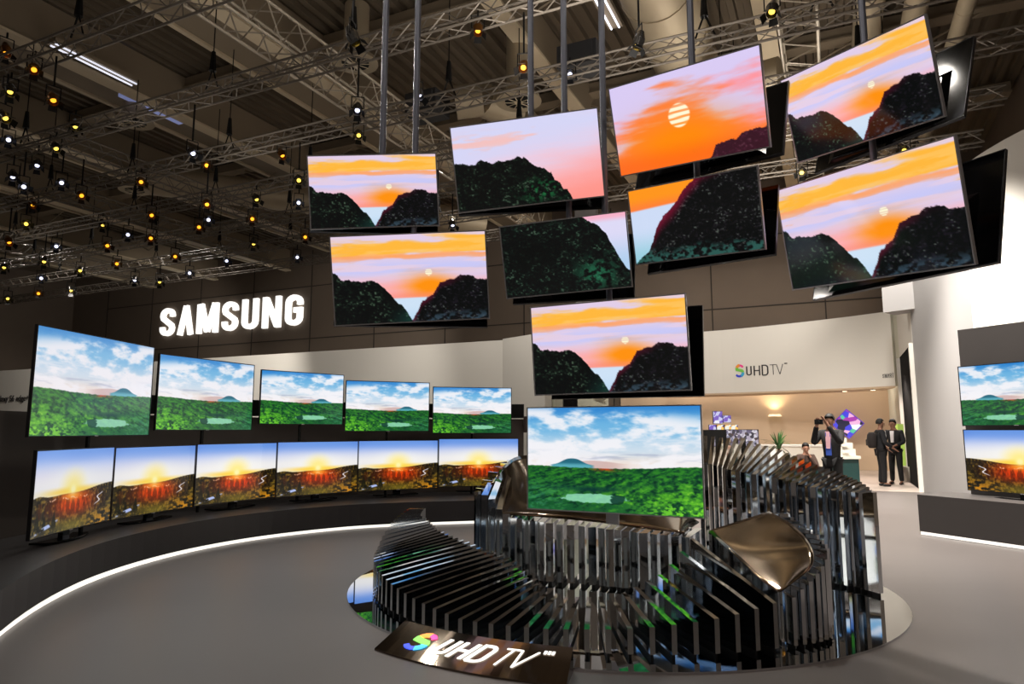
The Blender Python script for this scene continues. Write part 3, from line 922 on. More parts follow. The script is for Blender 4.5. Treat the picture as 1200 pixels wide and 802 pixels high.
for k in range(3):
    mb.add([pxf(xx + .05 + k * .026, .1)(X, Y * .35 + .95 * 1, D) for D in (0, .05) for X, Y in ((0, 0), (.18, 0), (.18, .5), (0, .5))],
           [(3, 2, 1, 0), (4, 5, 6, 7), (0, 1, 5, 4), (1, 2, 6, 5), (2, 3, 7, 6), (3, 0, 4, 7)])
mb.build('trademark', M_sign, pl)

# ================================================================== SETTING
# floor
s0, s1, t0, t1 = -48, 3.9, -14, TW
mb = MB(); mb.prism([hall(s0, t0)[:2], hall(14, t0)[:2], hall(14, 36)[:2], hall(s0, 36)[:2]], -.1, 0)
struct(mb.build('floor', M_floor))
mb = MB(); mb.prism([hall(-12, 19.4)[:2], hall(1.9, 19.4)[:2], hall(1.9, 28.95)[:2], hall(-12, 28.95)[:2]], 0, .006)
struct(mb.build('floor_room', mat('pale_floor_lit_tone', (196, 182, 172), .4, noise=.03)))  # paler floor area; the brightness of the room's light is painted into its colour
# hall walls with panel joints
def brick_mat(name, rgb, joint, sx, sy):
    m = mat(name, rgb, .75, noise=.16, nscale=.45)
    return m
def hall_wall(name, a, b, z0, z1, m):
    return struct(wall_along(name, a[:2], b[:2], z0, z1, .3, m))
hw = hall_wall('wall_back', hall(14, TW), hall(s0, TW), 0, 12.2, M_dark)
# dark joints between the cladding panels of the back wall
mb = MB()
for s in np.arange(-44, 13, 4.4):
    p = hall(s, TW - .31); mb.box((p.x, p.y, 5.9), (.05, .04, 11.6), Matrix.Rotation(math.radians(-25), 3, 'Z'))
for z in (3.4, 6.6, 9.6):
    p = hall(-15, TW - .31); mb.box((p.x, p.y, z), (58, .04, .05), Matrix.Rotation(math.radians(-25), 3, 'Z'))
hw.data.materials.append(M_black)
o = mb.build('trim_1', mat('panel_joint', (56, 50, 45), .9)); struct(o)
for v in o.data.vertices: pass
hall_wall('wall_left', hall(s0, TW), hall(s0, t0), 0, 12.2, M_dark)
hall_wall('wall_right', hall(s1 + 2.0, t0), hall(s1 + 2.0, TW), 0, 12.2, M_dark)
hall_wall('wall_front', hall(s0, t0), hall(14, t0), 0, 12.2, M_dark)
# ribbed roof
mb = MB()
zr = 12.1
ribs = np.arange(s0, s1 + 3, .38)
vs = []; fs = []
prof = []
for s in ribs:
    prof += [(s, zr), (s + .17, zr), (s + .20, zr - .15), (s + .35, zr - .15), (s + .38, zr)]
for s, z in prof:
    vs += [hall(s, t0, z), hall(s, TW + .3, z)]
for k in range(len(prof) - 1):
    fs.append((2 * k, 2 * k + 1, 2 * k + 3, 2 * k + 2))
n0 = len(vs)
vs += [hall(prof[0][0], t0, zr + .3), hall(prof[0][0], TW + .3, zr + .3), hall(prof[-1][0], t0, zr + .3), hall(prof[-1][0], TW + .3, zr + .3)]
fs.append((n0, n0 + 2, n0 + 3, n0 + 1))
struct(new_mesh('ceiling', vs, fs, M_roof))
# girders along B with pale flanges, cross beams along A
RZ = Matrix.Rotation(math.radians(-25), 3, 'Z')
for i, s in enumerate((-39.5, -34, -28.2, -22.4, -17.0, -11.8, -6.2, -.9)):
    g = MB()
    c = hall(s, (t0 + TW) / 2)
    g.box((c.x, c.y, 11.3), (.16, TW - t0, 1.2), RZ)
    g.box((c.x, c.y, 10.68), (.42, TW - t0, .07), RZ, mi=1)
    if s < -10:
        c2 = hall(s - 1.15, (t0 + TW) / 2)
        g.box((c2.x, c2.y, 11.45), (1.7, TW - t0, .5), RZ)
        c3 = hall(s - 2.1, (t0 + TW) / 2)
        g.box((c3.x, c3.y, 11.2), (.14, TW - t0, .1), RZ, mi=1)
    o = g.build('ceiling_girder', [M_girder, M_flange])
    struct(o)
for i, t in enumerate((2.5, 8, 13.4, 18.8, 24)):
    g = MB(); c = hall((s0 + s1) / 2, t)
    g.box((c.x, c.y, 11.75), (s1 - s0 + 3, .3, .3), RZ)
    g.box((c.x, c.y, 11.58), (s1 - s0 + 3, .44, .05), RZ)
    for s in np.arange(-42, 3, 2.7):                       # hangers and braces of the cross beam
        g.bar(hall(s, t, 11.6), hall(s + 1.3, t, 11.02), .05)
        g.bar(hall(s + 1.3, t, 11.02), hall(s + 2.7, t, 11.6), .05)
    o = g.build('ceiling_beam', M_girder); struct(o)

# ducts
def duct(name, pts, r, lab, cat='duct'):
    mb = MB()
    P = [Vector(p) for p in pts]
    for a_, b_ in zip(P[:-1], P[1:]):
        mb.tube(a_, b_, r, 20)
    for a_, b_ in zip(P[:-1], P[1:]):
        L = (b_ - a_).length
        for k in range(1, int(L / 1.6)):
            c = a_.lerp(b_, k * 1.6 / L); d = (b_ - a_).normalized() * .03
            mb.tube(c - d, c + d, r * 1.035, 20)
    o = mb.build(name, M_duct, smooth=True)
    return tag(o, lab, cat)
duct('air_duct', [hall(-2.7, 3, 10.2), hall(-2.7, 26.4, 10.2)], .72, 'wide round ventilation duct under the roof above the striped-sun television')
duct('air_duct', [hall(-4.4, 15.4, 8.95), hall(-.6, 14.8, 8.95)], .42, 'thinner cross duct just behind the striped-sun television')
duct('air_duct', [hall(-8.2, 14.2, 9.7), hall(-7.6, 14.5, 9.8), hall(-7.2, 15.6, 9.8), hall(-7.2, 20, 9.8)], .42, 'bent branch duct above the pink-sky television')
duct('air_duct', [hall(-20.5, 15, 9.9), hall(-12.5, 24, 9.9)], .5, 'round duct crossing the far left roof')
duct('air_duct', [hall(1.2, 6, 10.6), hall(1.2, 26.4, 10.6)], .30, 'inner pipe of the three along the right-hand roof edge')
duct('air_duct', [hall(2.1, 6, 10.5), hall(2.1, 26.4, 10.5)], .24, 'middle pipe of the three along the right-hand roof edge')
duct('air_duct', [hall(2.9, 6, 10.0), hall(2.9, 26.4, 10.0)], .17, 'outer thin pipe of the three along the right-hand roof edge')
# dark plant box at the branch duct
o = MB().box(hall(-8.9, 14.0, 9.65), (.9, .7, .55), RZ).box(hall(-8.9, 13.62, 9.65), (.75, .08, .4), RZ).build('ventilation_box', M_ventbox)
tag(o, 'dark ventilation box at the mouth of the bent branch duct', 'ventilation box')
o = MB().box(hall(-4.6, 13.5, 9.6), (.9, .7, .5), RZ).box(hall(-4.6, 13.12, 9.6), (.75, .08, .36), RZ).build('ventilation_box', M_ventbox)
tag(o, 'dark ventilation box above the right end of the pink-sky television', 'ventilation box')
# round ceiling diffusers
for (s, t, z, lab) in ((-18.0, 12.5, 10.4, 'round ceiling diffuser at upper left between girders'), (-10.1, 12.6, 10.4, 'round ceiling diffuser near where the two bright trusses cross'),
                       (-6.4, 14.1, 9.3, 'round ceiling diffuser above the pink-sky television'), (-23.0, 16.2, 10.3, 'farther round ceiling diffuser beyond the left trusses')):
    e = empty('ceiling_diffuser', lab, 'air diffuser', hall(s, t, z))
    mb = MB(); mb.tube((0, 0, 0), (0, 0, .12), .55, 28, .5); mb.tube((0, 0, .1), (0, 0, (11.9 if s > -12 else 11.15) - z), .3, 18)
    mb.build('diffuser_body', M_duct, e, smooth=True)
    mb = MB(); mb.tube((0, 0, -.012), (0, 0, .01), .33, 24)
    mb.build('diffuser_throat', M_black, e)
    mb = MB()
    for k in range(10):
        an = 2 * PI * k / 10
        mb.bar((.08 * math.cos(an), .08 * math.sin(an), -.03), (.34 * math.cos(an), .34 * math.sin(an), -.03), .02)
    mb.tube((0, 0, -.04), (0, 0, -.01), .1, 12)
    mb.build('diffuser_vanes', M_flange, e)
# fluorescent fittings
for s, t, lab, e_ in ((-16.3, 10.2, 'lit twin-tube light fitting under the roof at upper left', .9), (-4.0, 12.4, 'long light fitting above the gap between the pink and striped-sun televisions', 2.0)):
    L = 2.2 if s < -5 else 3.6
    e = empty('light_fitting', lab, 'ceiling light', hall(s, t, 10.6))
    e.rotation_euler = (0, 0, math.radians(-25))
    MB().box((0, 0, .06), (.34, L, .1)).box((0, 0, .6), (.03, .03, 1.0)).build('fitting_housing', M_girder, e)
    for dx in (-.09, .09):
        MB().tube((dx, -L / 2 + .05, -.02), (dx, L / 2 - .05, -.02), .022, 8).build('tube_lamp', mat('tube_glow_%d' % int(e_ * 10), (235, 238, 255), emit=e_), e)
# bluish roof windows
for s, t, lab in ((-17.6, 7.9, 0), (-13.0, 7.4, 0)):
    pass
e = MB().box(hall(-17.9, 11.45, 11.85), (1.7, .5, .1), RZ).build('window_1', mat('roof_window_glass', (150, 160, 215), .3, emit=.35)); struct(e)
e = MB().box(hall(-17.75, 12.9, 10.95), (.3, 2.0, .1), RZ).build('window_2', mat('roof_window_glass', (150, 160, 215), .3)); struct(e)

# ------------------------------------------------------------------ trusses
def truss(pa, pb, w, lab, step=.32, grp='lattice trusses under the hall roof', chord=.024, m=None):
    pa, pb = Vector(pa), Vector(pb)
    L = (pb - pa).length
    d = (pb - pa).normalized(); n = Vector((-d.y, d.x, 0)).normalized(); z = Vector((0, 0, 1))
    mb = MB()
    cs = [n * w / 2 + z * w / 2, -n * w / 2 + z * w / 2, -n * w / 2 - z * w / 2, n * w / 2 - z * w / 2]
    for c in cs: mb.tube(pa + c, pb + c, chord, 5, caps=False)
    nb_ = int(L / step)
    for k in range(nb_):
        a_ = pa + d * (L * k / nb_); b_ = pa + d * (L * (k + 1) / nb_)
        for q in range(4):
            c0, c1 = cs[q], cs[(q + 1) % 4]
            if k % 2: c0, c1 = c1, c0
            mb.tube(a_ + c0, b_ + c1, chord * .5, 3, caps=False)
    o = mb.build('lighting_truss', m or M_truss)
    return tag(o, lab, 'truss', grp)
TZ = 8.0
TT = [(6.65, 'nearest cross truss, at the top left corner', .28), (8.9, 'second cross truss, running behind the ceiling poles', .28), (11.15, 'third cross truss, passing just above the pink-sky television', .28), (13.25, 'fourth cross truss from the camera', .28),
      (15.5, 'fifth cross truss from the camera', .28), (17.7, 'sixth cross truss, next to the one in front of the dark wall', .28), (20.0, 'farthest cross truss, just in front of the dark back wall', .28)]
for t, lab, w in TT:
    truss(hall(-38, t, TZ), hall(3.4, t, TZ), w, lab)
for s, ta, tb, lab in ((-8.15, 5.5, 20.0, 'long double-height truss running away from camera left of the poles'), (-15.7, 8.9, 20.0, 'left truss running away towards the dark wall'), (-19.2, 11.1, 20.0, 'outer left truss running away from the camera'), (-26.5, 13.2, 20.0, 'far left truss running away from the camera'), (-.15, 5.5, 20.0, 'truss running away above the gap between striped-sun and topmost right televisions')):
    truss(hall(s * 1.065, ta * 1.065, TZ + .5), hall(s * 1.065, tb * 1.03, TZ + .5), .6 if s in (-8.15, -.15) else .42, lab, step=.36, chord=(.032 if s == -8.15 else .026), m=(M_truss2 if s in (-8.15, -.15) else None))
# suspension cables with hooks
def hanger(s, t, lab):
    p = hall(s, t, TZ + .1)
    mb = MB()
    mb.tube(p + Vector((0, 0, .6)), (p.x, p.y, 10.6), .012, 5)
    mb.tube(p + Vector((0, 0, .35)), p + Vector((0, 0, .75)), .07, 8, .04)
    for sx in (-1, 1):
        q = hall(s + sx * .16, t, TZ + .1)
        mb.bar(p + Vector((0, 0, .4)), q, .03)
    tag(mb.build('hoist_cable', M_black), lab, 'cable', 'hoist cables holding the trusses')
k = 0
for t in (6.65, 8.9, 11.15, 13.25, 15.5, 17.7):
    for s in np.arange(-30, 3, 4.3):
        s_ = s + (k * 1.7) % 2.6
        if -3.7 < s_ < -1.7: s_ = -1.6
        hanger(s_, t, 'dark hoist cable and hook carrying a roof truss'); k += 1

# ------------------------------------------------------------------ stage lamps
def par_proto():
    pr = {}
    for nm, lens, can in (('amber', M_amber, M_amref), ('yellow', M_yel, M_silref), ('white', M_wht, M_silref)):
        e = empty('stage_lamp', '', 'stage lamp')
        mb = MB()
        mb.tube((0, 0, -.15), (0, 0, .01), .082, 14, .105, caps=False); mb.tube((0, 0, .01), (0, 0, .17), .105, 14, .05)
        b = mb.build('lamp_can', can, e, smooth=True)
        l = MB().tube((0, 0, -.09), (0, 0, -.075), .05, 14).build('lens', lens, b)
        mb = MB()
        for sx in (-1, 1):
            mb.bar((sx * .125, 0, 0), (sx * .125, 0, .25), .018); mb.bar((sx * .125, 0, 0), (sx * .09, 0, 0), .02)
        mb.bar((-.125, 0, .25), (.125, 0, .25), .02)
        y = mb.build('yoke', M_black, e)
        p = MB().tube((0, 0, .25), (0, 0, 1.25), .02, 6).build('drop_pipe', M_black, e)
        mb = MB()
        for an in range(4):
            c, s = math.cos(an * PI / 2), math.sin(an * PI / 2)
            q = [(c * .085 - s * .06, s * .085 + c * .06, -.15), (c * .085 + s * .06, s * .085 - c * .06, -.15), (c * .15 + s * .075, s * .15 - c * .075, -.25), (c * .15 - s * .075, s * .15 + c * .075, -.25)]
            q2 = [(x * 1.04, y_ * 1.04, z + .003) for x, y_, z in q]
            mb.add(q + q2, [(0, 1, 2, 3), (7, 6, 5, 4), (0, 4, 5, 1), (1, 5, 6, 2), (2, 6, 7, 3), (3, 7, 4, 0)])
        d = mb.build('barn_door', M_black, b)
        pr[nm] = [e, b, l, y, p, d]
    return pr
PR = par_proto()
LAMPS = [  # column, row in the photo that each lamp was read from, colour; all hang at truss height
 (7, 58, 'amber'), (40, 80, 'amber'), (12, 105, 'yellow'), (62, 115, 'amber'), (5, 136, 'yellow'), (88, 146, 'yellow'), (10, 163, 'white'), (65, 172, 'yellow'), (44, 192, 'white'), (72, 213, 'white'), (95, 228, 'amber'), (27, 218, 'white'),
 (38, 238, 'amber'), (165, 212, 'amber'), (177, 251, 'amber'), (233, 265, 'amber'), (225, 178, 'white'), (242, 193, 'amber'), (330, 180, 'amber'), (350, 210, 'yellow'), (296, 256, 'amber'), (350, 237, 'white'), (244, 257, 'white'), (242, 238, 'amber'),
 (10, 282, 'amber'), (150, 274, 'white'), (177, 278, 'amber'), (125, 287, 'amber'), (297, 284, 'yellow'), (357, 277, 'amber'), (66, 288, 'white'), (5, 312, 'yellow'), (52, 305, 'yellow'), (137, 309, 'amber'), (94, 316, 'yellow'), (48, 326, 'white'),
 (158, 327, 'white'), (187, 329, 'yellow'), (83, 339, 'yellow'), (45, 344, 'amber'), (9, 349, 'yellow'), (348, 301, 'white'), (222, 320, 'white'), (413, 42, 'yellow'), (560, 33, 'amber'), (614, 77, 'amber'), (749, 47, 'yellow'), (905, 10, 'yellow'),
 (419, 127, 'white'), (420, 157, 'yellow'), (490, 108, 'white'), (668, 86, 'white'), (300, 232, 'yellow'), (120, 262, 'yellow'), (205, 300, 'amber'), (265, 305, 'white'), (15, 205, 'white'), (30, 262, 'yellow'), (530, 262, 'white'), (940, 201, 'yellow'), (1060, 176, 'yellow')]
def ray_dir(px_, py_):
    return Vector((0, math.cos(PITCH), math.sin(PITCH))) + Vector((1, 0, 0)) * (px_ - 600) / FPX + Vector((0, -math.sin(PITCH), math.cos(PITCH))) * (401 - py_) / FPX
UU = [(-8.68, 'long truss left of the poles'), (-16.7, 'left running truss'), (-20.4, 'outer left truss'), (-28.2, 'far left truss'), (-.16, 'right running truss')]
SHORT = ['nearest cross truss', 'second cross truss', 'third cross truss', 'fourth cross truss', 'fifth cross truss', 'sixth cross truss', 'farthest cross truss']
used = set()
for k, (px_, py_, cn) in enumerate(LAMPS):
    d = ray_dir(px_, py_)
    cand = []
    for (t, _, w_), nm in zip(TT, SHORT):
        q = Vector((0, 0, EYE)) + d * (t / d.xy.dot(B2)); cand.append((abs(q.z - 7.35), q, nm, 7.85))
    for s_, nm in UU:
        kk = s_ / d.xy.dot(A2)
        if kk > 0:
            q = Vector((0, 0, EYE)) + d * kk
            if 5.5 < q.xy.dot(B2) < 20.5: cand.append((abs(q.z - 7.7), q, nm, 8.25))
    _, p, nm, zt = min(cand, key=lambda c: c[0])
    parts = PR[cn]
    if cn in used:
        e = parts[0].copy(); COL.objects.link(e)
        ch = []
        for c in parts[1:]:
            c2 = c.copy(); COL.objects.link(c2); c2.parent = ch[0] if c.name.startswith(('lens', 'barn_door')) else e; ch.append(c2)
    else:
        e, ch = parts[0], parts[1:]
        used.add(cn)
    can, lens, yoke, pipe, barn = ch
    dist = p.xy.length
    f_ = 1.0 + .02 * max(0, dist - 10)
    e.location = p
    f_ *= .8
    e.scale = (f_,) * 3
    az = random.uniform(0, 2 * PI)
    aim = Vector((random.uniform(-3, 3), 7 + random.uniform(-6, 2), 0)) - p
    e.rotation_euler = (0, 0, math.atan2(-aim.x, aim.y))
    til = math.atan2(aim.xy.length, -aim.z) * random.uniform(.5, 1.0)
    can.rotation_euler = (til, 0, 0)
    L = max(.12, (zt - p.z) / f_ - .25)
    pipe.location = (0, 0, .25 * (1 - L)); pipe.scale = (1, 1, L)
    wh = 'upper left of photo' if px_ < 360 and py_ < 150 else ('left of the hanging televisions' if px_ < 360 else ('above the hanging televisions' if py_ < 160 else 'between the hanging televisions'))
    e['label'] = f'{cn} lit stage lamp on the {nm}, {wh}'
    e['group'] = f'{cn} stage lamps on the {nm}, {wh}'
    e['category'] = 'stage lamp'

# ------------------------------------------------------------------ left bench and backdrop
led_l = spline([(-1.6, 1.2), (-2.6, 3.0), (-3.66, 5.11), (-4.11, 6.82), (-4.03, 8.33), (-3.49, 9.58), (-2.56, 10.53), (-1.6, 10.98), (-.47, 11.28), (.3, 11.38)], 60)
back_l = spline([(-3.4, 1.2), (-4.5, 3.0), (-5.2, 5.11), (-5.35, 7.2), (-5.15, 9.05), (-4.5, 10.7), (-3.5, 11.75), (-2.2, 12.5), (-.9, 12.85), (.22, 13.0)], 60)
bench_t = .37
o = strip_prism('display_bench', led_l, offset(back_l, -.02), .07, bench_t, M_bench)
tag(o, 'long curved charcoal bench along the left wall, under the sunset televisions', 'bench')
kick = offset(led_l, .10)
o = strip_prism('bench_plinth', kick, offset(back_l, -.1), 0, .07, M_black)
tag(o, 'recessed dark plinth under the long curved left bench', 'plinth')
ls = offset(led_l, .035)
o = strip_prism('light_strip', ls, offset(led_l, .075), .004, .038, M_led)
tag(o, 'glowing white light strip curving along the foot of the left bench', 'light strip')
o = strip_prism('wall_left_backdrop', back_l, offset(back_l, .12), 0, 1.70, M_back)
struct(o); o.name = 'wall_backdrop'
# dark rail and posts holding the upper row
rail = offset(back_l, -.05)
o = strip_prism('mounting_rail', rail[22:], offset(back_l, -.01)[22:], 1.72, 1.98, M_black)
tag(o, 'dark mounting rail behind the upper row of green-landscape televisions', 'rail')
for i, (p, yaw, W, lab) in enumerate(GREEN):
    a = math.radians(yaw)
    n_ = Vector((-math.sin(a), math.cos(a), 0))
    H = {3: .855}.get(i, W / ASP)
    c = Vector(p) + n_ * .09
    mb = MB()
    mb.box((c.x, c.y, (bench_t + p[2]) / 2), (.035, .03, p[2] - bench_t), Matrix.Rotation(a, 3, 'Z'))
    tag(mb.build('support_post', M_black), 'thin dark support post behind the ' + lab.replace(' television', ' screen').split(' of the')[0], 'post', 'posts behind the upper row')

# right bench, panel, tall walls ---------------------------------------------
lr = spline([(5.88, 10.11), (6.44, 8.84), (7.0, 7.55), (7.56, 6.3)], 12)
backr = [(6.62, 10.62), (7.2, 9.3), (7.75, 8.05), (8.2, 6.9)]
br = spline(backr, 12)
o = strip_prism('display_bench', lr, br, .05, .57, M_panel); tag(o, 'straight dark bench at the right edge, under the two stacked televisions', 'bench')
o = strip_prism('bench_plinth', [p.lerp(q, .12) for p, q in zip(lr, br)], [p.lerp(q, .95) for p, q in zip(lr, br)], 0, .05, M_black); tag(o, 'recessed dark plinth under the right-hand bench', 'plinth')
o = strip_prism('light_strip', [p.lerp(q, .03) for p, q in zip(lr, br)], [p.lerp(q, .07) for p, q in zip(lr, br)], .004, .045, M_led); tag(o, 'glowing white light strip along the foot of the right bench', 'light strip')
pb = P0 + Vector((rr.x * -.1, rr.y * -.1, 0)) + Vector((-rr.y, rr.x, 0)) * .22
pe = pb + rr * 4.2
o = wall_along('media_wall', pb[:2], pe[:2], .575, 2.98, .18, M_panel); tag(o, 'dark upright panel behind the two right-hand televisions', 'panel')

# white wall at far left with the dark hall wall above
def pt_t(px_, t):   # plan point at column px_ on the line t = const
    k_ = (px_ - 600) / FPX
    Y = t / (B2.x * k_ + B2.y)
    return Vector((k_ * Y, Y))
def hz(x): return 600 + (x - 600) / 1.0
c0 = Vector((-.09, 23.3)); cl = c0 - A2 * 34
o = struct(wall_along('wall_far_white', cl, c0, 0, 4.58, .3, M_white))
o = struct(wall_along('wall_far_side', c0, c0 + Vector((1.35, -1.6)), 0, 4.58, -.3, M_white))
# pale pilaster of the hall wall right of the white block's corner
o = struct(wall_along('wall_pilaster', hall(-9.1, 25.6), hall(-8.2, 25.6), 4.6, 12, .3, M_grey)); 
# fascia (curved) with sign
F_in = spline([(1.2, 28.2), (3.8, 27.6), (7.37, 26.15), (9.34, 24.64), (11.03, 22.92), (12.1, 21.55)], 30)
F_out = offset(F_in, .3)
struct(strip_prism('wall_fascia', F_in[9:], F_out[9:], 2.88, 5.27, M_white))
struct(strip_prism('wall_soffit', F_in[9:], [Vector(p) + Vector((.5, 1.6)) for p in F_in[9:]], 2.82, 2.88, M_beige))
# beige room behind
bt = 29.0
bl0 = hall(-8.3, bt); bl1 = hall(1.95, bt)
struct(wall_along('wall_beige', bl0[:2], bl1[:2], 0, 5.3, .2, M_beige))
o = MB().box((11.32, 20.1, 1.07), (.17, .12, 1.2)).box((11.32, 20.1, .22), (.3, .3, .44), mi=1).build('light_column', [M_green, M_cream]); tag(o, 'slim green glowing column beside the two visitors at the doorway', 'light column')
# right grey wall with the tall black doorway (runs along B at s about 2)
D0 = Vector((9.99, 16.9)); D1 = Vector((11.71, 20.52)); Bd = (D1 - D0).normalized()
struct(wall_along('wall_grey', (8.2, 12.0), D0 - Bd * .12, 0, 6.2, -.35, M_grey))
struct(wall_along('wall_door_head', D0 - Bd * .12, D1, 3.67, 5.27, -.35, M_white))
struct(wall_along('wall_pale_end', D1, hall(1.93, bt)[:2], 0, 5.27, -.35, mat('pale_wall_paint', (214, 214, 196), .6, noise=.02)))

mb = MB(); 
for p, w in ((D0, .16), (D1, .12)):
    q = p + Vector((-Bd.y, Bd.x)) * .03
    mb.box((q.x, q.y, 1.81), (.12, w, 3.67), Matrix.Rotation(math.atan2(Bd.y, Bd.x) - PI / 2, 3, 'Z'))
struct(mb.build('trim_2', M_white))
struct(wall_along('door_1', D0, D1, 0, 3.67, -.1, mat('black_door_leaf', (7, 7, 8), .9, spec=.1, noise=.05)))
struct(wall_along('wall_beam', (9.32, 16.9), (10.1, 15.9), 4.42, 6.2, .6, M_grey))
wr = spline([(8.2, 12.0), (8.12, 11.2), (8.15, 10.4), (8.35, 9.4), (8.7, 8.3), (9.1, 7.2)], 20)
struct(strip_prism('wall_white_curve', wr, offset(wr, .35), 0, 6.25, M_white))

# SUHDTV sign on the fascia ---------------------------------------------------
def along(curve):
    P = [Vector(p) for p in curve]; L = [0]
    for a_, b_ in zip(P[:-1], P[1:]): L.append(L[-1] + (b_ - a_).length)
    return P, L
FP, FL = along(F_in)
def fas(s, z, d):
    s = min(max(s, 0), FL[-1] - 1e-6)
    i = max(j for j in range(len(FL)) if FL[j] <= s)
    i = min(i, len(FP) - 2)
    t = (s - FL[i]) / (FL[i + 1] - FL[i])
    p = FP[i].lerp(FP[i + 1], t); e = (FP[i + 1] - FP[i]).normalized(); n = Vector((e.y, -e.x))
    return (p.x + n.x * (d + .01), p.y + n.y * (d + .01), z)
def s_at(px_):
    k_ = (px_ - 600) / FPX * math.cos(PITCH) 
    best = min(range(400), key=lambda j: abs(fas(FL[-1] * j / 399, 0, 0)[0] / fas(FL[-1] * j / 399, 0, 0)[1] - k_))
    return FL[-1] * best / 399
def row_z(s, py_):
    x, y, _ = fas(s, 0, 0)
    # height that falls on picture row py_
    tn = (401 - py_) / FPX
    # z - eye over y:  (sinP + tn cosP)/(cosP - tn sinP)
    return EYE + y * (math.sin(PITCH) + tn * math.cos(PITCH)) / (math.cos(PITCH) - tn * math.sin(PITCH))
sa, sb = s_at(866), s_at(924)
z0_, z1_ = row_z(sa, 441.5), row_z(sa, 428.5)
sg2 = empty('wall_sign', 'SUHDTV logo with coloured S on the white fascia', 'sign', fas(sa, z0_, 0))
org = Vector(fas(sa, z0_, 0))
hh = z1_ - z0_
def fxf(x0, k_, yk=1):
    return lambda X, Y, D: tuple(Vector(fas(sa + x0 + X * k_, z0_ + Y * hh * yk, D * .4)) - org)
tl = sb - sa
s_mark(sg2, fxf(.0, tl * .22), .2, emit=0)
xx = tl * .20
for c, w in (('U', .11), ('H', .11), ('D', .11), ('T', .05), ('V', .05)):
    mb = MB(); letter(mb, c, fxf(xx, tl * .225, .86), w, 1, thick=.04)
    mb.build('letter', M_txt, sg2); xx += (G[c][1] + (.1 if c != 'T' else -.02)) * tl * .235
mb = MB(); 
for k in range(3):
    q = fxf(xx + k * tl * .02, tl * .1)
    mb.add([q(X, Y, D) for D in (0, .04) for X, Y in ((0, .85), (.12, .85), (.12, .95), (0, .95))], [(3, 2, 1, 0), (4, 5, 6, 7), (0, 1, 5, 4), (1, 2, 6, 5), (2, 3, 7, 6), (3, 0, 4, 7)])
mb.build('trademark', M_txt, sg2)
sa, sb = s_at(1038.5), s_at(1053)
z0_, z1_ = row_z(sa, 443.5), row_z(sa, 438.5)
hh = z1_ - z0_
org = Vector(fas(sa, z0_, 0)); tl = sb - sa
sg3 = empty('wall_sign', 'small dark word SMART at the right end of the fascia', 'sign', org)
xx = 0
for c in 'SMART':
    mb = MB(); letter(mb, c, fxf(xx, tl * .26), .09, 1, thick=.03); mb.build('letter', M_txt, sg3); xx += (G[c][1] + .12) * tl * .26

# text with the built-in font
def text_sign(body, size, label, name='wall_sign', m=M_txt, extrude=.01):
    cu = bpy.data.curves.new('t', 'FONT'); cu.body = body; cu.size = size; cu.extrude = extrude
    tmp = bpy.data.objects.new('t', cu); COL.objects.link(tmp)
    bpy.context.view_layer.update()
    me = bpy.data.meshes.new_from_object(tmp.evaluated_get(bpy.context.evaluated_depsgraph_get()))
    bpy.data.objects.remove(tmp)
    me.materials.clear(); me.materials.append(m)
    o = bpy.data.objects.new(name, me); COL.objects.link(o)
    return tag(o, label, 'sign')
def white_pt(px_, py_):
    d = Vector((0, math.cos(PITCH), math.sin(PITCH))) + Vector((1, 0, 0)) * (px_ - 600) / FPX + Vector((0, -math.sin(PITCH), math.cos(PITCH))) * (401 - py_) / FPX
    k_ = (c0.dot(B2) - .04) / d.xy.dot(B2)
    return Vector((0, 0, EYE)) + d * k_
o = text_sign('Galaxy S6 edge+', .44, 'thin dark lettering Galaxy S6 edge+ on far white wall at the left edge')
o.matrix_world = Matrix.Translation(white_pt(-7, 471)) @ Matrix.Rotation(math.radians(-25), 4, 'Z') @ Matrix.Rotation(PI / 2, 4, 'X')

# ------------------------------------------------------------------ far room: counters, screens, plant, light
def aty(px_, py_, Y):
    d = Vector((0, math.cos(PITCH), math.sin(PITCH))) + Vector((1, 0, 0)) * (px_ - 600) / FPX + Vector((0, -math.sin(PITCH), math.cos(PITCH))) * (401 - py_) / FPX
    return Vector((0, 0, EYE)) + d * (Y / d.y)
# long cream counter, rounded end
e = empty('reception_counter', 'long low cream counter in the beige room behind the sculpture', 'counter', (8.6, 21.2, 0))
pts = arc(0, 0, 1.5, .45, 90, 270, 10) + [(1.2, -.45), (1.2, .45)]
MB().prism([(x_, y_) for x_, y_ in pts], 0, 1.0).build('counter_body', M_cream, e)
MB().prism([(x_ * 1.03, y_ * 1.08) for x_, y_ in pts], 1.0, 1.05).build('counter_top', M_white, e)
e.rotation_euler = (0, 0, math.radians(-18))
e = empty('reception_counter', 'small counter with teal-dark front right of the man taking a picture', 'counter', (6.98, 14.6, 0))
MB().box((0, 0, .45), (.42, .5, .9)).build('counter_body', M_teal, e)
MB().box((0, 0, .93), (.48, .56, .06)).build('counter_top', M_cream, e)
# stacked boxes / equipment on that counter
for k, (dx, w, h, lab) in enumerate(((-.18, .42, .14, 'lowest white case'), (-.2, .36, .12, 'middle white case'), (-.24, .2, .1, 'topmost small white case'))):
    z = .965 + (0, .145, .27)[k]
    o = MB().box((7.12 + dx, 14.55, z + h / 2), (w, .34, h)).box((7.12 + dx, 14.37, z + h / 2), (w * .3, .03, .03)).build('equipment_case', M_cream)
    tag(o, lab + ' stacked on the teal-fronted counter', 'case', 'cases on the teal counter')
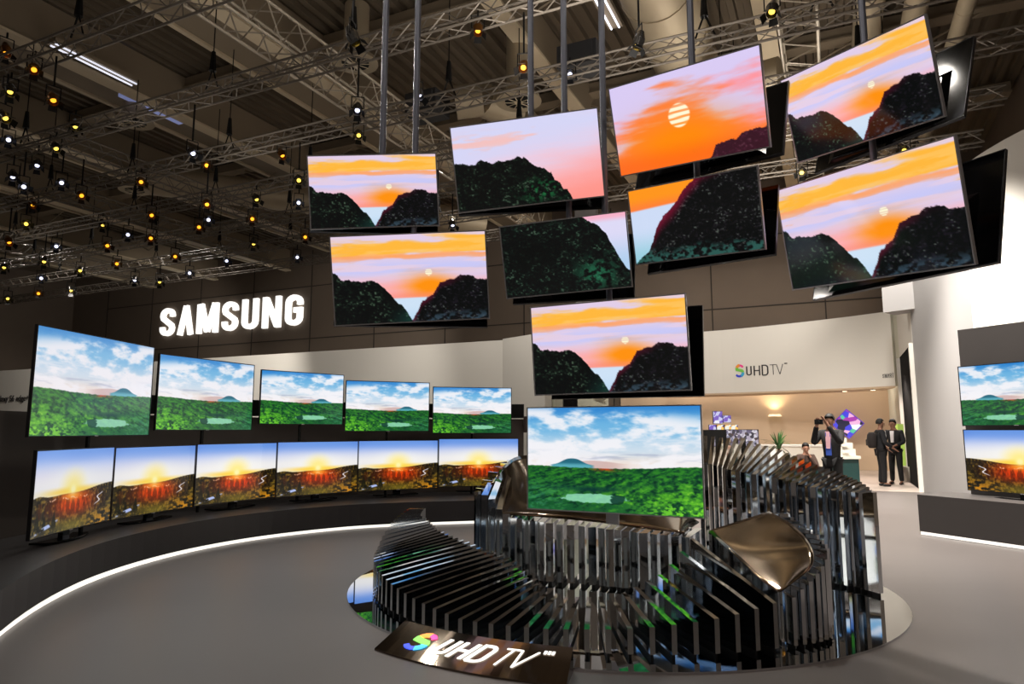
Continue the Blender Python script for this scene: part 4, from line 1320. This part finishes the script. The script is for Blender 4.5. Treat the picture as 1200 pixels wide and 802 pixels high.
# display wall with pictures, and black block
def pic_mat(name, scale, cols, emit=1.0):
    m = bpy.data.materials.new(name); m.use_nodes = True; nt = m.node_tree; b = nt.nodes['Principled BSDF']
    tc = nt.nodes.new('ShaderNodeTexCoord'); vo = nt.nodes.new('ShaderNodeTexVoronoi'); vo.inputs['Scale'].default_value = scale
    nt.links.new(tc.outputs['Object'], vo.inputs['Vector'])
    cr = nt.nodes.new('ShaderNodeValToRGB'); el = cr.color_ramp.elements
    sp_ = nt.nodes.new('ShaderNodeSeparateColor'); nt.links.new(vo.outputs['Color'], sp_.inputs[0]); nt.links.new(sp_.outputs[0], cr.inputs[0])
    cr.color_ramp.interpolation = 'CONSTANT'
    while len(el) < len(cols): el.new(.5)
    for i_, c in enumerate(cols):
        el[i_].position = i_ / len(cols); el[i_].color = lin(c) + (1,)
    b.inputs['Base Color'].default_value = (.01, .01, .01, 1)
    nt.links.new(cr.outputs[0], b.inputs['Emission Color']); b.inputs['Emission Strength'].default_value = emit
    return m
M_mosaic = pic_mat('photo_mosaic', 16, [(60, 55, 70), (190, 180, 200), (110, 100, 130), (230, 225, 235), (80, 60, 60), (150, 150, 175)], .8)
M_scrA = pic_mat('small_screen_violet', 9, [(90, 70, 170), (200, 200, 235), (120, 90, 190), (235, 235, 245)], 1.0)
M_scrB = pic_mat('small_screen_warm', 9, [(80, 60, 120), (245, 190, 90), (230, 230, 220), (255, 150, 60)], 1.1)
M_diam = pic_mat('colourful_screen', 4.5, [(240, 240, 250), (170, 60, 170), (90, 200, 160), (70, 70, 220), (240, 180, 220), (30, 30, 60), (235, 235, 245)], 1.1)
def flat_unit(name, x0, y0, x1, y1, Y, m, lab, cat, frame=M_bezd, depth=.06, group=None, stand=True):
    a_, b_ = aty(x0, y1, Y), aty(x1, y0, Y)
    c = (a_ + b_) / 2; w, h = b_.x - a_.x, b_.z - a_.z
    e = empty(name, lab, cat, (c.x, c.y, c.z), group)
    MB().box((0, .035, 0), (w, depth, h)).build('housing', frame, e)
    MB().box((0, -.0, 0), (w * .95, .012, h * .93)).build('screen', m, e)
    return e, c, w, h
Yd = 18.2
flat_unit('display_wall', 851, 503.5, 889, 524, Yd, M_mosaic, 'wide panel tiled with small photographs behind the tall right fins', 'display')
e, c, w, h = flat_unit('display_block', 826, 504, 850.5, 545, Yd, M_black, 'plain black display block left of the photograph-tiled panel', 'display', frame=M_black)
o = MB().box((aty(852, 520, Yd).x, Yd + .4, .62), (1.3, .4, 1.24)).box((aty(852, 520, Yd).x, Yd + .4, 1.26), (1.36, .46, .04)).build('display_plinth', M_cream)
tag(o, 'cream plinth carrying the small screens behind the right fins', 'plinth')
flat_unit('small_screen', 836, 482, 846.5, 497, Yd + .3, M_scrA, 'taller small violet screen above the black display block', 'screen')
flat_unit('small_screen', 847.5, 487, 856.5, 495.5, Yd + .3, M_scrA, 'small violet screen right beside the taller one', 'screen')
for i, x_ in enumerate((831, 840.2, 849.4, 856.6)):
    flat_unit('small_screen', x_, 498, x_ + 8.2, 504, Yd + .3, M_scrA if i == 0 else M_scrB, ['violet screen at left end of the row on the display block', 'pale yellow screen second in the row on the display block', 'warm screen third in the row on the display block', 'warm screen at right end of the row on the display block'][i], 'screen', group='row of small screens on the display block')
# tilted square screen on the beige wall
p = wall_pt(993.5, 497, bt - .75)
e = empty('diamond_screen', 'colourful square screen hung on its corner on the beige wall', 'screen', (p.x, p.y, p.z))
e.rotation_euler = (0, math.radians(43), math.radians(-25))
MB().box((0, .05, 0), (.79, .07, .79)).build('housing', mat('violet_rim', (90, 60, 180), .4, emit=.6), e)
MB().box((0, .01, 0), (.72, .02, .72)).build('screen', M_diam, e)
e2 = MB().tube((p.x + B2.x * .08, p.y + B2.y * .08, p.z), (p.x + B2.x * .75, p.y + B2.y * .75, p.z), .02, 6).build('screen_bracket', M_black); tag(e2, 'dark arm holding the colourful diamond screen to the wall', 'bracket')
# wall lamp
pw = wall_pt(908, 487, bt - .12)
e = empty('wall_lamp', 'small warm wall lamp glowing on the beige wall', 'lamp', pw)
MB().tube((0, 0, -.04), (0, 0, .04), .26, 16, .2).build('lamp_shade', mat('cream_shade', (240, 225, 190), .5, emit=.8), e)
MB().box((B2.x * .1, B2.y * .1, 0), (.08, .08, .08)).build('wall_plate', M_bezel, e)
li = bpy.data.lights.new('wall_lamp_glow', 'SPOT'); li.energy = 60; li.color = (1, .78, .45); li.spot_size = 2.3; li.spot_blend = .8; li.shadow_soft_size = .1
lo = bpy.data.objects.new('wall_lamp_glow', li); COL.objects.link(lo); lo.location = pw + Vector((-B2.x * .12, -B2.y * .12, .1)); lo.rotation_euler = (PI, 0, 0)
# downlights in the soffit
for i, x_ in enumerate((985, 1018)):
    s_ = s_at(x_); P_ = fas(s_, 2.80, -.5)
    e = empty('downlight', ['left', 'right'][i] + ' recessed downlight under the white fascia', 'ceiling light', P_, 'downlights under the fascia')
    MB().tube((0, 0, 0), (0, 0, .02), .1, 14).build('trim_ring', M_bezel, e)
    MB().tube((0, 0, -.006), (0, 0, .0), .075, 14).build('lens', mat('warm_lens', (255, 235, 200), emit=4), e)
# exit sign area seen under the lowest hanging television
wA = struct(wall_along('wall_corridor', (1.35, 21.6), (3.15, 22.35), 0, 4.6, .2, mat('pale_green_wall', (196, 196, 178), .7, noise=.03)))
mb = MB(); p = aty(722, 467, 21.0)
e = MB().box((2.83, 22.05, 2.63), (.34, .06, .16)).build('exit_sign', M_teal); tag(e, 'small dark exit sign on the corridor wall under the lowest hanging television', 'sign')
o = MB().box((1.75, 20.6, 1.7), (.42, .3, 3.4)).box((1.75, 20.6, 3.42), (.5, .36, .05)).build('dark_post', M_black); tag(o, 'dark upright post below the lowest hanging television', 'post')
# speaker-like dark box at right end of the backdrop
o = MB().box((.30, 12.9, 1.60), (.17, .12, .3)).box((.30, 12.83, 1.60), (.12, .02, .22)).build('wall_box', mat('brown_box', (64, 52, 50), .6)); tag(o, 'small dark box at the right end of the curved backdrop', 'box')
# plant
pp = aty(912, 515, 16.6)
e = empty('potted_palm', 'potted palm with arching leaves behind the tall right fins', 'plant', (pp.x, pp.y, 0))
MB().tube((0, 0, 0), (0, 0, .62), .16, 16, .2).build('pot', M_pot, e, smooth=True)
MB().tube((0, 0, .6), (0, 0, 1.05), .05, 8, .03).build('stem', mat('palm_stem', (90, 70, 45), .8), e)
mb = MB()
for k in range(46):
    an = random.uniform(0, 2 * PI); el = random.uniform(.15, 1.4); L = random.uniform(.38, .58)
    d = Vector((math.cos(an) * math.cos(el), math.sin(an) * math.cos(el), math.sin(el)))
    side = Vector((-math.sin(an), math.cos(an), 0)) * .022
    prev = Vector((0, 0, .98 + random.uniform(0, .14))); ring = []
    for j in range(6):
        t_ = j / 5
        q = prev + d * L * t_ + Vector((0, 0, -.32 * t_ * t_ * math.cos(el)))
        w_ = side * (math.sin(PI * (.12 + .86 * t_)))
        ring.append((q - w_, q + w_ + Vector((0, 0, .004))))
    for (a1, b1), (a2, b2) in zip(ring[:-1], ring[1:]):
        mb.add([a1, b1, b2, a2], [(0, 1, 2, 3)])
mb.build('leaves', M_leaf, e)

# ================================================================== PEOPLE
def skin(name, joints, bones, m, parent, sub=2, root=0):
    me = bpy.data.meshes.new(name)
    me.from_pydata([tuple(j[0]) for j in joints], bones, [])
    o = bpy.data.objects.new(name, me); COL.objects.link(o)
    md = o.modifiers.new('s', 'SKIN'); md.use_smooth_shade = True
    sb_ = o.modifiers.new('u', 'SUBSURF'); sb_.levels = sub; sb_.render_levels = sub
    sv = me.skin_vertices[0].data if me.skin_vertices else None
    for i, j in enumerate(joints):
        r_ = j[1] if isinstance(j[1], tuple) else (j[1], j[1])
        sv[i].radius = r_
        sv[i].use_root = (i == root)
    bpy.context.view_layer.update()
    ev = o.evaluated_get(bpy.context.evaluated_depsgraph_get())
    me2 = bpy.data.meshes.new_from_object(ev)
    bpy.data.objects.remove(o)
    me2.materials.clear(); me2.materials.append(m)
    me2.shade_smooth()
    o = bpy.data.objects.new(name, me2); COL.objects.link(o)
    o.parent = parent
    return o

def person(label, loc, facing, height, coat, trousers, shirt, pose, hips=True, group=None):
    """facing: heading in degrees; local +Y is forward. pose gives elbow/wrist positions"""
    e = empty('person', label, 'person', loc, group)
    e.rotation_euler = (0, 0, math.radians(facing - 90))
    k = height / 1.75
    V = lambda x, y, z: Vector((x, y, z)) * k
    hd = pose.get('head', (0, .03))
    J = [(V(0, 0, .95), .095 * k), (V(0, .01, 1.15), .09 * k), (V(0, 0, 1.36), .10 * k), (V(0, 0, 1.46), .06 * k), (V(hd[0], hd[1], 1.53), .055 * k), (V(hd[0], hd[1] + .01, 1.60), (.075 * k, .085 * k)), (V(hd[0], hd[1], 1.69), (.068 * k, .08 * k))]
    B_ = [(0, 1), (1, 2), (2, 3), (3, 4), (4, 5), (5, 6)]
    coatJ = [(V(0, 0, .86), (.15 * k, .12 * k)), (V(0, 0, .98), (.155 * k, .125 * k)), (V(0, .01, 1.18), (.165 * k, .125 * k)), (V(0, 0, 1.36), (.18 * k, .125 * k)), (V(0, -.005, 1.45), .075 * k)]
    coatB = [(0, 1), (1, 2), (2, 3), (3, 4)]
    for s, (el, wr) in ((-1, pose['L']), (1, pose['R'])):
        n = len(J)
        sh = V(s * .19, 0, 1.40); el_, wr_ = V(*el), V(*wr)
        d = (wr_ - el_).normalized()
        palm = wr_ + d * .09 * k
        J += [(sh, .055 * k), (el_, .042 * k), (wr_, .028 * k), (palm, (.036 * k, .018 * k))]
        B_ += [(2, n), (n, n + 1), (n + 1, n + 2), (n + 2, n + 3)]
        u = d.cross(Vector((0, 0, 1)))
        u = u.normalized() if u.length > .1 else Vector((1, 0, 0))
        bend = Vector((0, .25, -.35)) if pose.get('relax') else Vector((.0, .55, .1))
        for q, (of, ln) in enumerate(((-.026, .062), (-.009, .075), (.009, .078), (.026, .07))):
            m_ = len(J)
            a1 = palm + u * of * k + d * .02 * k
            a2 = a1 + d * ln * .55 * k; a3 = a2 + (d + bend).normalized() * ln * .5 * k
            J += [(a1, .0095 * k), (a2, .0085 * k), (a3, .007 * k)]
            B_ += [(n + 3, m_), (m_, m_ + 1), (m_ + 1, m_ + 2)]
        m_ = len(J)
        t1 = wr_ + d * .03 * k - u * .03 * k * s; t2 = t1 + (d * .6 - u * s).normalized() * .045 * k
        J += [(t1, .011 * k), (t2, .009 * k)]; B_ += [(n + 2, m_), (m_, m_ + 1)]
        c = len(coatJ)
        coatJ += [(sh + V(-s * .01, 0, .0), .075 * k), (el_, .06 * k), (wr_ - d * .015 * k, .045 * k)]
        coatB += [(3, c), (c, c + 1), (c + 1, c + 2)]
    legJ = []; legB = []
    tJ = [(V(0, 0, .92), (.125 * k, .10 * k))]; tB = []
    for s, (kn, an) in ((-1, pose.get('legL', ((-.1, .02, .5), (-.11, -.02, .09)))), (1, pose.get('legR', ((.1, .02, .5), (.12, .0, .09))))):
        n = len(J)
        hp = V(s * .09, 0, .88); kn_, an_ = V(*kn), V(*an)
        toe = an_ + V(s * .02, .15, -.055)
        J += [(hp, .07 * k), (kn_, .05 * k), (an_, .038 * k), (toe, (.03 * k, .022 * k))]
        B_ += [(0, n), (n, n + 1), (n + 1, n + 2), (n + 2, n + 3)]
        c = len(tJ)
        tJ += [(hp, .1 * k), (kn_, .075 * k), (an_ + V(0, 0, -.01), .06 * k)]
        tB += [(0, c), (c, c + 1), (c + 1, c + 2)]
        heel = an_ + V(0, -.05, -.052)
        skin('shoe', [(heel, (.045 * k, .036 * k)), (an_ + V(0, .05, -.045), (.048 * k, .042 * k)), (toe + V(0, .0, .0), (.045 * k, .03 * k))], [(0, 1), (1, 2)], M_rubber, e, 1)
    bd = skin('body', J, B_, M_skin, e, 2)
    skin('coat', coatJ, coatB, coat, e, 2)
    skin('trousers', tJ, tB, trousers, e, 2)
    # shirt front
    mb = MB()
    fx = .13
    mb.add([V(-.05, fx, 1.43), V(.05, fx, 1.43), V(.035, fx + .02, 1.12), V(-.035, fx + .02, 1.12), V(-.05, fx - .03, 1.43), V(.05, fx - .03, 1.43), V(.035, fx - .02, 1.12), V(-.035, fx - .02, 1.12)],
           [(3, 2, 1, 0), (4, 5, 6, 7), (0, 1, 5, 4), (2, 3, 7, 6), (1, 2, 6, 5), (0, 4, 7, 3)])
    mb.build('shirt', shirt, e)
    # hair cap, ears, nose, eyes, mouth
    hc = V(hd[0], hd[1], 1.655)
    vs = []; fs = []; nu, nv = 14, 7
    for i in range(nv + 1):
        ph = (PI * .62) * i / nv
        for j in range(nu):
            an = 2 * PI * j / nu
            fr = .62 if math.sin(an) > .3 else 1.0
            ph_ = ph * fr
            vs.append(hc + Vector((math.sin(ph_) * math.cos(an) * .088, math.sin(ph_) * math.sin(an) * .104 - .008, math.cos(ph_) * .108)) * k)
    for i in range(nv):
        for j in range(nu):
            a_ = i * nu + j; b_ = i * nu + (j + 1) % nu
            fs.append((a_, a_ + nu, b_ + nu, b_))
    h_ = new_mesh('hair', vs, fs, M_hair, e, smooth=True)
    md = h_.modifiers.new('t', 'SOLIDIFY'); md.thickness = .012
    for s in (-1, 1):
        MB().box(V(hd[0] + s * .082, hd[1] + .0, 1.60), (.018 * k, .03 * k, .055 * k)).build('ear', M_skin, bd)
        MB().box(V(hd[0] + s * .03, hd[1] + .092, 1.625), (.024 * k, .012 * k, .01 * k)).build('eye', M_hair, bd)
    MB().add([V(hd[0], hd[1] + .088, 1.625), V(hd[0] - .016, hd[1] + .088, 1.575), V(hd[0] + .016, hd[1] + .088, 1.575), V(hd[0], hd[1] + .122, 1.58)], [(0, 1, 3), (0, 3, 2), (1, 2, 3), (0, 2, 1)]).build('nose', M_skin, bd)
    MB().box(V(hd[0], hd[1] + .09, 1.548), (.045 * k, .01 * k, .009 * k)).build('mouth', mat('lips', (110, 60, 55), .6), bd)
    return e, k
# man photographing the stand with a small camera
pm, k = person('man in black jacket with pink shirt and blue badge holding up a camera', (6.02, 13.0, 0), 222, 1.80, M_jack, M_trou, M_pink,
       dict(L=((-.24, .20, 1.22), (-.10, .36, 1.55)), R=((.27, .14, 1.20), (.09, .37, 1.54))))
MB().box((.0, .142, 1.10), (.10, .012, .15)).build('name_badge', M_blue, pm)
MB().box((-.04, .136, 1.3), (.012, .008, .3)).box((.04, .136, 1.3), (.012, .008, .3)).build('lanyard', M_blue, pm)
ca = MB().box((0, 0, 0), (.15, .03, .09)).tube((0, .015, 0), (0, .05, 0), .03, 12).build('camera_device', M_black)
ca.rotation_euler = (0, 0, math.radians(222 - 90)); a = math.radians(222 - 90)
hx, hy, hz_ = -.005, .50, 1.645
ca.location = (6.02 + (hx * math.cos(a) - hy * math.sin(a)), 13.0 + (hx * math.sin(a) + hy * math.cos(a)), hz_)
tag(ca, 'small dark camera held up by the man in black jacket', 'camera')
# two visitors
p1, k = person('visitor in dark grey coat with rucksack, facing right', (9.93, 18.6, 0), -10, 1.80, M_greyc, M_trou, M_shirt,
       dict(L=((-.25, .02, 1.13), (-.2, .2, .98)), R=((.25, .03, 1.13), (.2, .22, 1.0)), relax=1), group='two visitors by the doorway')
p2, k2 = person('visitor in black suit and white shirt, leaning towards the man with the rucksack', (10.62, 19.15, 0), 218, 1.80, M_jack, M_trou, M_shirt,
       dict(L=((-.25, .04, 1.13), (-.14, .26, 1.05)), R=((.25, .04, 1.13), (.12, .26, 1.05)), relax=1, head=(0, .05)), group='two visitors by the doorway')
rk = empty('rucksack', 'dark rucksack worn by the visitor in the grey coat', 'bag', (9.93 - .21, 18.6 + .03, 1.24))
rk.rotation_euler = (0, 0, math.radians(-10))
mb = MB()
for zz, w_, d_ in ((-.24, .30, .17), (-.08, .34, .22), (.10, .32, .20), (.22, .22, .12)):
    pass
prof = [(-.23, .10, .06), (-.18, .14, .09), (0, .15, .11), (.13, .135, .09), (.2, .08, .05)]
vs = []; fs = []; nn = 12
for z_, ry, rx in prof:
    for j in range(nn):
        an = 2 * PI * j / nn
        vs.append((rx * math.copysign(abs(math.cos(an)) ** .6, math.cos(an)), ry * math.copysign(abs(math.sin(an)) ** .6, math.sin(an)), z_))
for i in range(len(prof) - 1):
    for j in range(nn):
        a_ = i * nn + j; b_ = i * nn + (j + 1) % nn
        fs.append((a_, b_, b_ + nn, a_ + nn))
fs += [tuple(range(nn))[::-1], tuple(range((len(prof) - 1) * nn, len(prof) * nn))]
new_mesh('bag_body', vs, fs, mat('rucksack_cloth', (34, 28, 28), .9, noise=.2, nscale=10), rk, smooth=True)
MB().box((-.10, 0, -.08), (.05, .19, .16)).build('front_pocket', mat('rucksack_cloth', (34, 28, 28)), rk)
for sy in (-1, 1):
    MB().bar((.10, sy * .09, .2), (.2, sy * .1, .26), .02).bar((.2, sy * .1, .26), (.32, sy * .1, .18), .02).build('strap', M_black, rk)
# person seated at the counter, only the head and a raised forearm show
ps, k3 = person('person in brown top sitting behind the cream counter, chin on hand', (6.88, 16.2, -.42), 262, 1.62, mat('brown_knit', (58, 40, 32), .9, noise=.1, nscale=20), M_trou, mat('brown_knit', (58, 40, 32)),
       dict(L=((-.22, .2, 1.12), (-.05, .18, 1.42)), R=((.28, .2, 1.14), (.3, .42, 1.25)), legL=((-.12, .42, .84), (-.12, .42, .45)), legR=((.12, .42, .84), (.12, .42, .45))))
st = empty('stool', 'stool under the person in the brown top', 'stool', (6.85, 16.2, 0))
MB().tube((0, 0, .28), (0, 0, .28), .2, 16).build('seat', M_black, st); MB().tube((0, 0, .03), (0, 0, .28), .03, 8).build('leg', M_bezel, st); MB().tube((0, 0, 0), (0, 0, .03), .2, 16).build('base', M_bezel, st)

# ================================================================== LIGHT
def spot(p, target, energy, size=1.4, color=(1, .93, .84), soft=.12, blend=.7):
    l = bpy.data.lights.new('spot_light', 'SPOT'); l.energy = energy; l.spot_size = size; l.spot_blend = blend; l.color = color; l.shadow_soft_size = soft
    o = bpy.data.objects.new('spot_light', l); COL.objects.link(o); o.location = p
    o.rotation_euler = (Vector(target) - Vector(p)).to_track_quat('-Z', 'Y').to_euler()
    return o
def area(p, target, w, h, energy, color=(1, .95, .88)):
    l = bpy.data.lights.new('area_light', 'AREA'); l.shape = 'RECTANGLE'; l.size = w; l.size_y = h; l.energy = energy; l.color = color
    o = bpy.data.objects.new('area_light', l); COL.objects.link(o); o.location = p
    o.rotation_euler = (Vector(target) - Vector(p)).to_track_quat('-Z', 'Y').to_euler()
    return o
for s, t, tgt, en in ((-8, 6.6, (-1, 5, 0), 260), (-1, 6.6, (1, 5, 0), 200), (-6, 11, (-2, 9, 0), 300), (-1, 11, (3, 9, 0), 600), (1, 8.9, (5.5, 7.5, 0), 1900), (0, 13.2, (6.8, 12.0, 0), 6000), (-2, 15.5, (5, 15, 0), 1500), (-10, 8.9, (-4.5, 8, .8), 250), (-9, 13.2, (-3, 12, .8), 250), (1, 15.5, (9.5, 17.5, 0), 2000)):
    spot(hall(s, t, 7.5), tgt, en, 1.7)
# wash on the white walls and on the dark wall above
for s, t, tgt, en in ((-27, 17.7, (-22, 32, 3.2), 2200), (-18, 15.5, (-12, 28, 3.2), 1900), (-12, 15.0, (-6, 25.5, 3.0), 900), (-8, 15.5, (-1, 23.5, 3.2), 800), (-5, 15.5, (6, 24, 3.8), 1500), (-3, 13.2, (9, 21.5, 3.8), 1300), (-4, 11, (8.6, 13.5, 3.5), 230), (-3, 6.6, (8.2, 10.5, 4.5), 90),
                      (-26, 20, (-22, 40, 6), 1300), (-17, 20, (-8, 36.5, 6), 1200), (-8, 20, (-2, 33.6, 7), 800), (0, 20, (9, 28.5, 7), 700), (-5, 20, (4, 31, 7), 500)):
    spot(hall(s, t, 7.5), tgt, en, 1.2)
# unseen spots added behind the camera to brighten what the mirrors reflect
for s, t, tgt, en in ((-14, -2, hall(-16, -13, 3), 800), (-6, -2, hall(-6, -13, 5), 800), (0, -2, hall(2, -13, 5), 600), (-22, 0, hall(-30, -10, 2), 1500), (-34, 8, hall(-46, 6, 3), 1500), (-1, 2, hall(5.8, 0, 3), 700), (-3, -5, hall(-3, -7, 0), 700), (-12, -5, hall(-12, -6, 0), 700)):
    spot(hall(s, t, 8.0), tgt, en, 1.5)
# the beige room's own ceiling lights
for x_, y_ in ((7.0, 27.6), (9.6, 26.2), (12.0, 24.2)):
    area((x_, y_, 4.4), (x_, y_, 0), .5, .5, 48, (1, .88, .76))
spot((10.9, 20.0, 3.4), (10.0, 19.8, 0), 420, 2.2, (1, .86, .76))  # added spot without a fitting, brightens the floor by the doorway
spot((8.6, 22.5, 3.6), (8.9, 21.5, 0), 260, 2.0, (1, .86, .76))  # another added spot with no fitting, for the floor at the counter
# fill spots added above the trusses without fittings, raising the hall's general brightness
for s, t in ((-30, 4), (-18, 2), (-6, 2), (-30, 16), (-24, 18.5), (-10, 18), (1, 2), (-12, -8), (-1, -8)):
    spot(hall(s, t, 10.4), hall(s, t + .01, 0), 480, 2.7, (1, .93, .84), .25)
# unseen upward area lights added to brighten the roof
for s, t, en in ((-3, 8, 150), (-1, 15, 190), (-12, 10, 36), (-24, 12, 26), (-6, 2, 60)):
    area(hall(s, t, 6.2), hall(s, t + 1, 12), 3.0, 3.0, en, (1, .92, .82))
w = bpy.data.worlds.new('world'); SC.world = w; w.use_nodes = True
w.node_tree.nodes['Background'].inputs[0].default_value = (.5, .45, .4, 1)
w.node_tree.nodes['Background'].inputs[1].default_value = .1
SC.cycles.use_denoising = True
SC.cycles.max_bounces = 10
SC.cycles.glossy_bounces = 8
SC.cycles.sample_clamp_indirect = 6
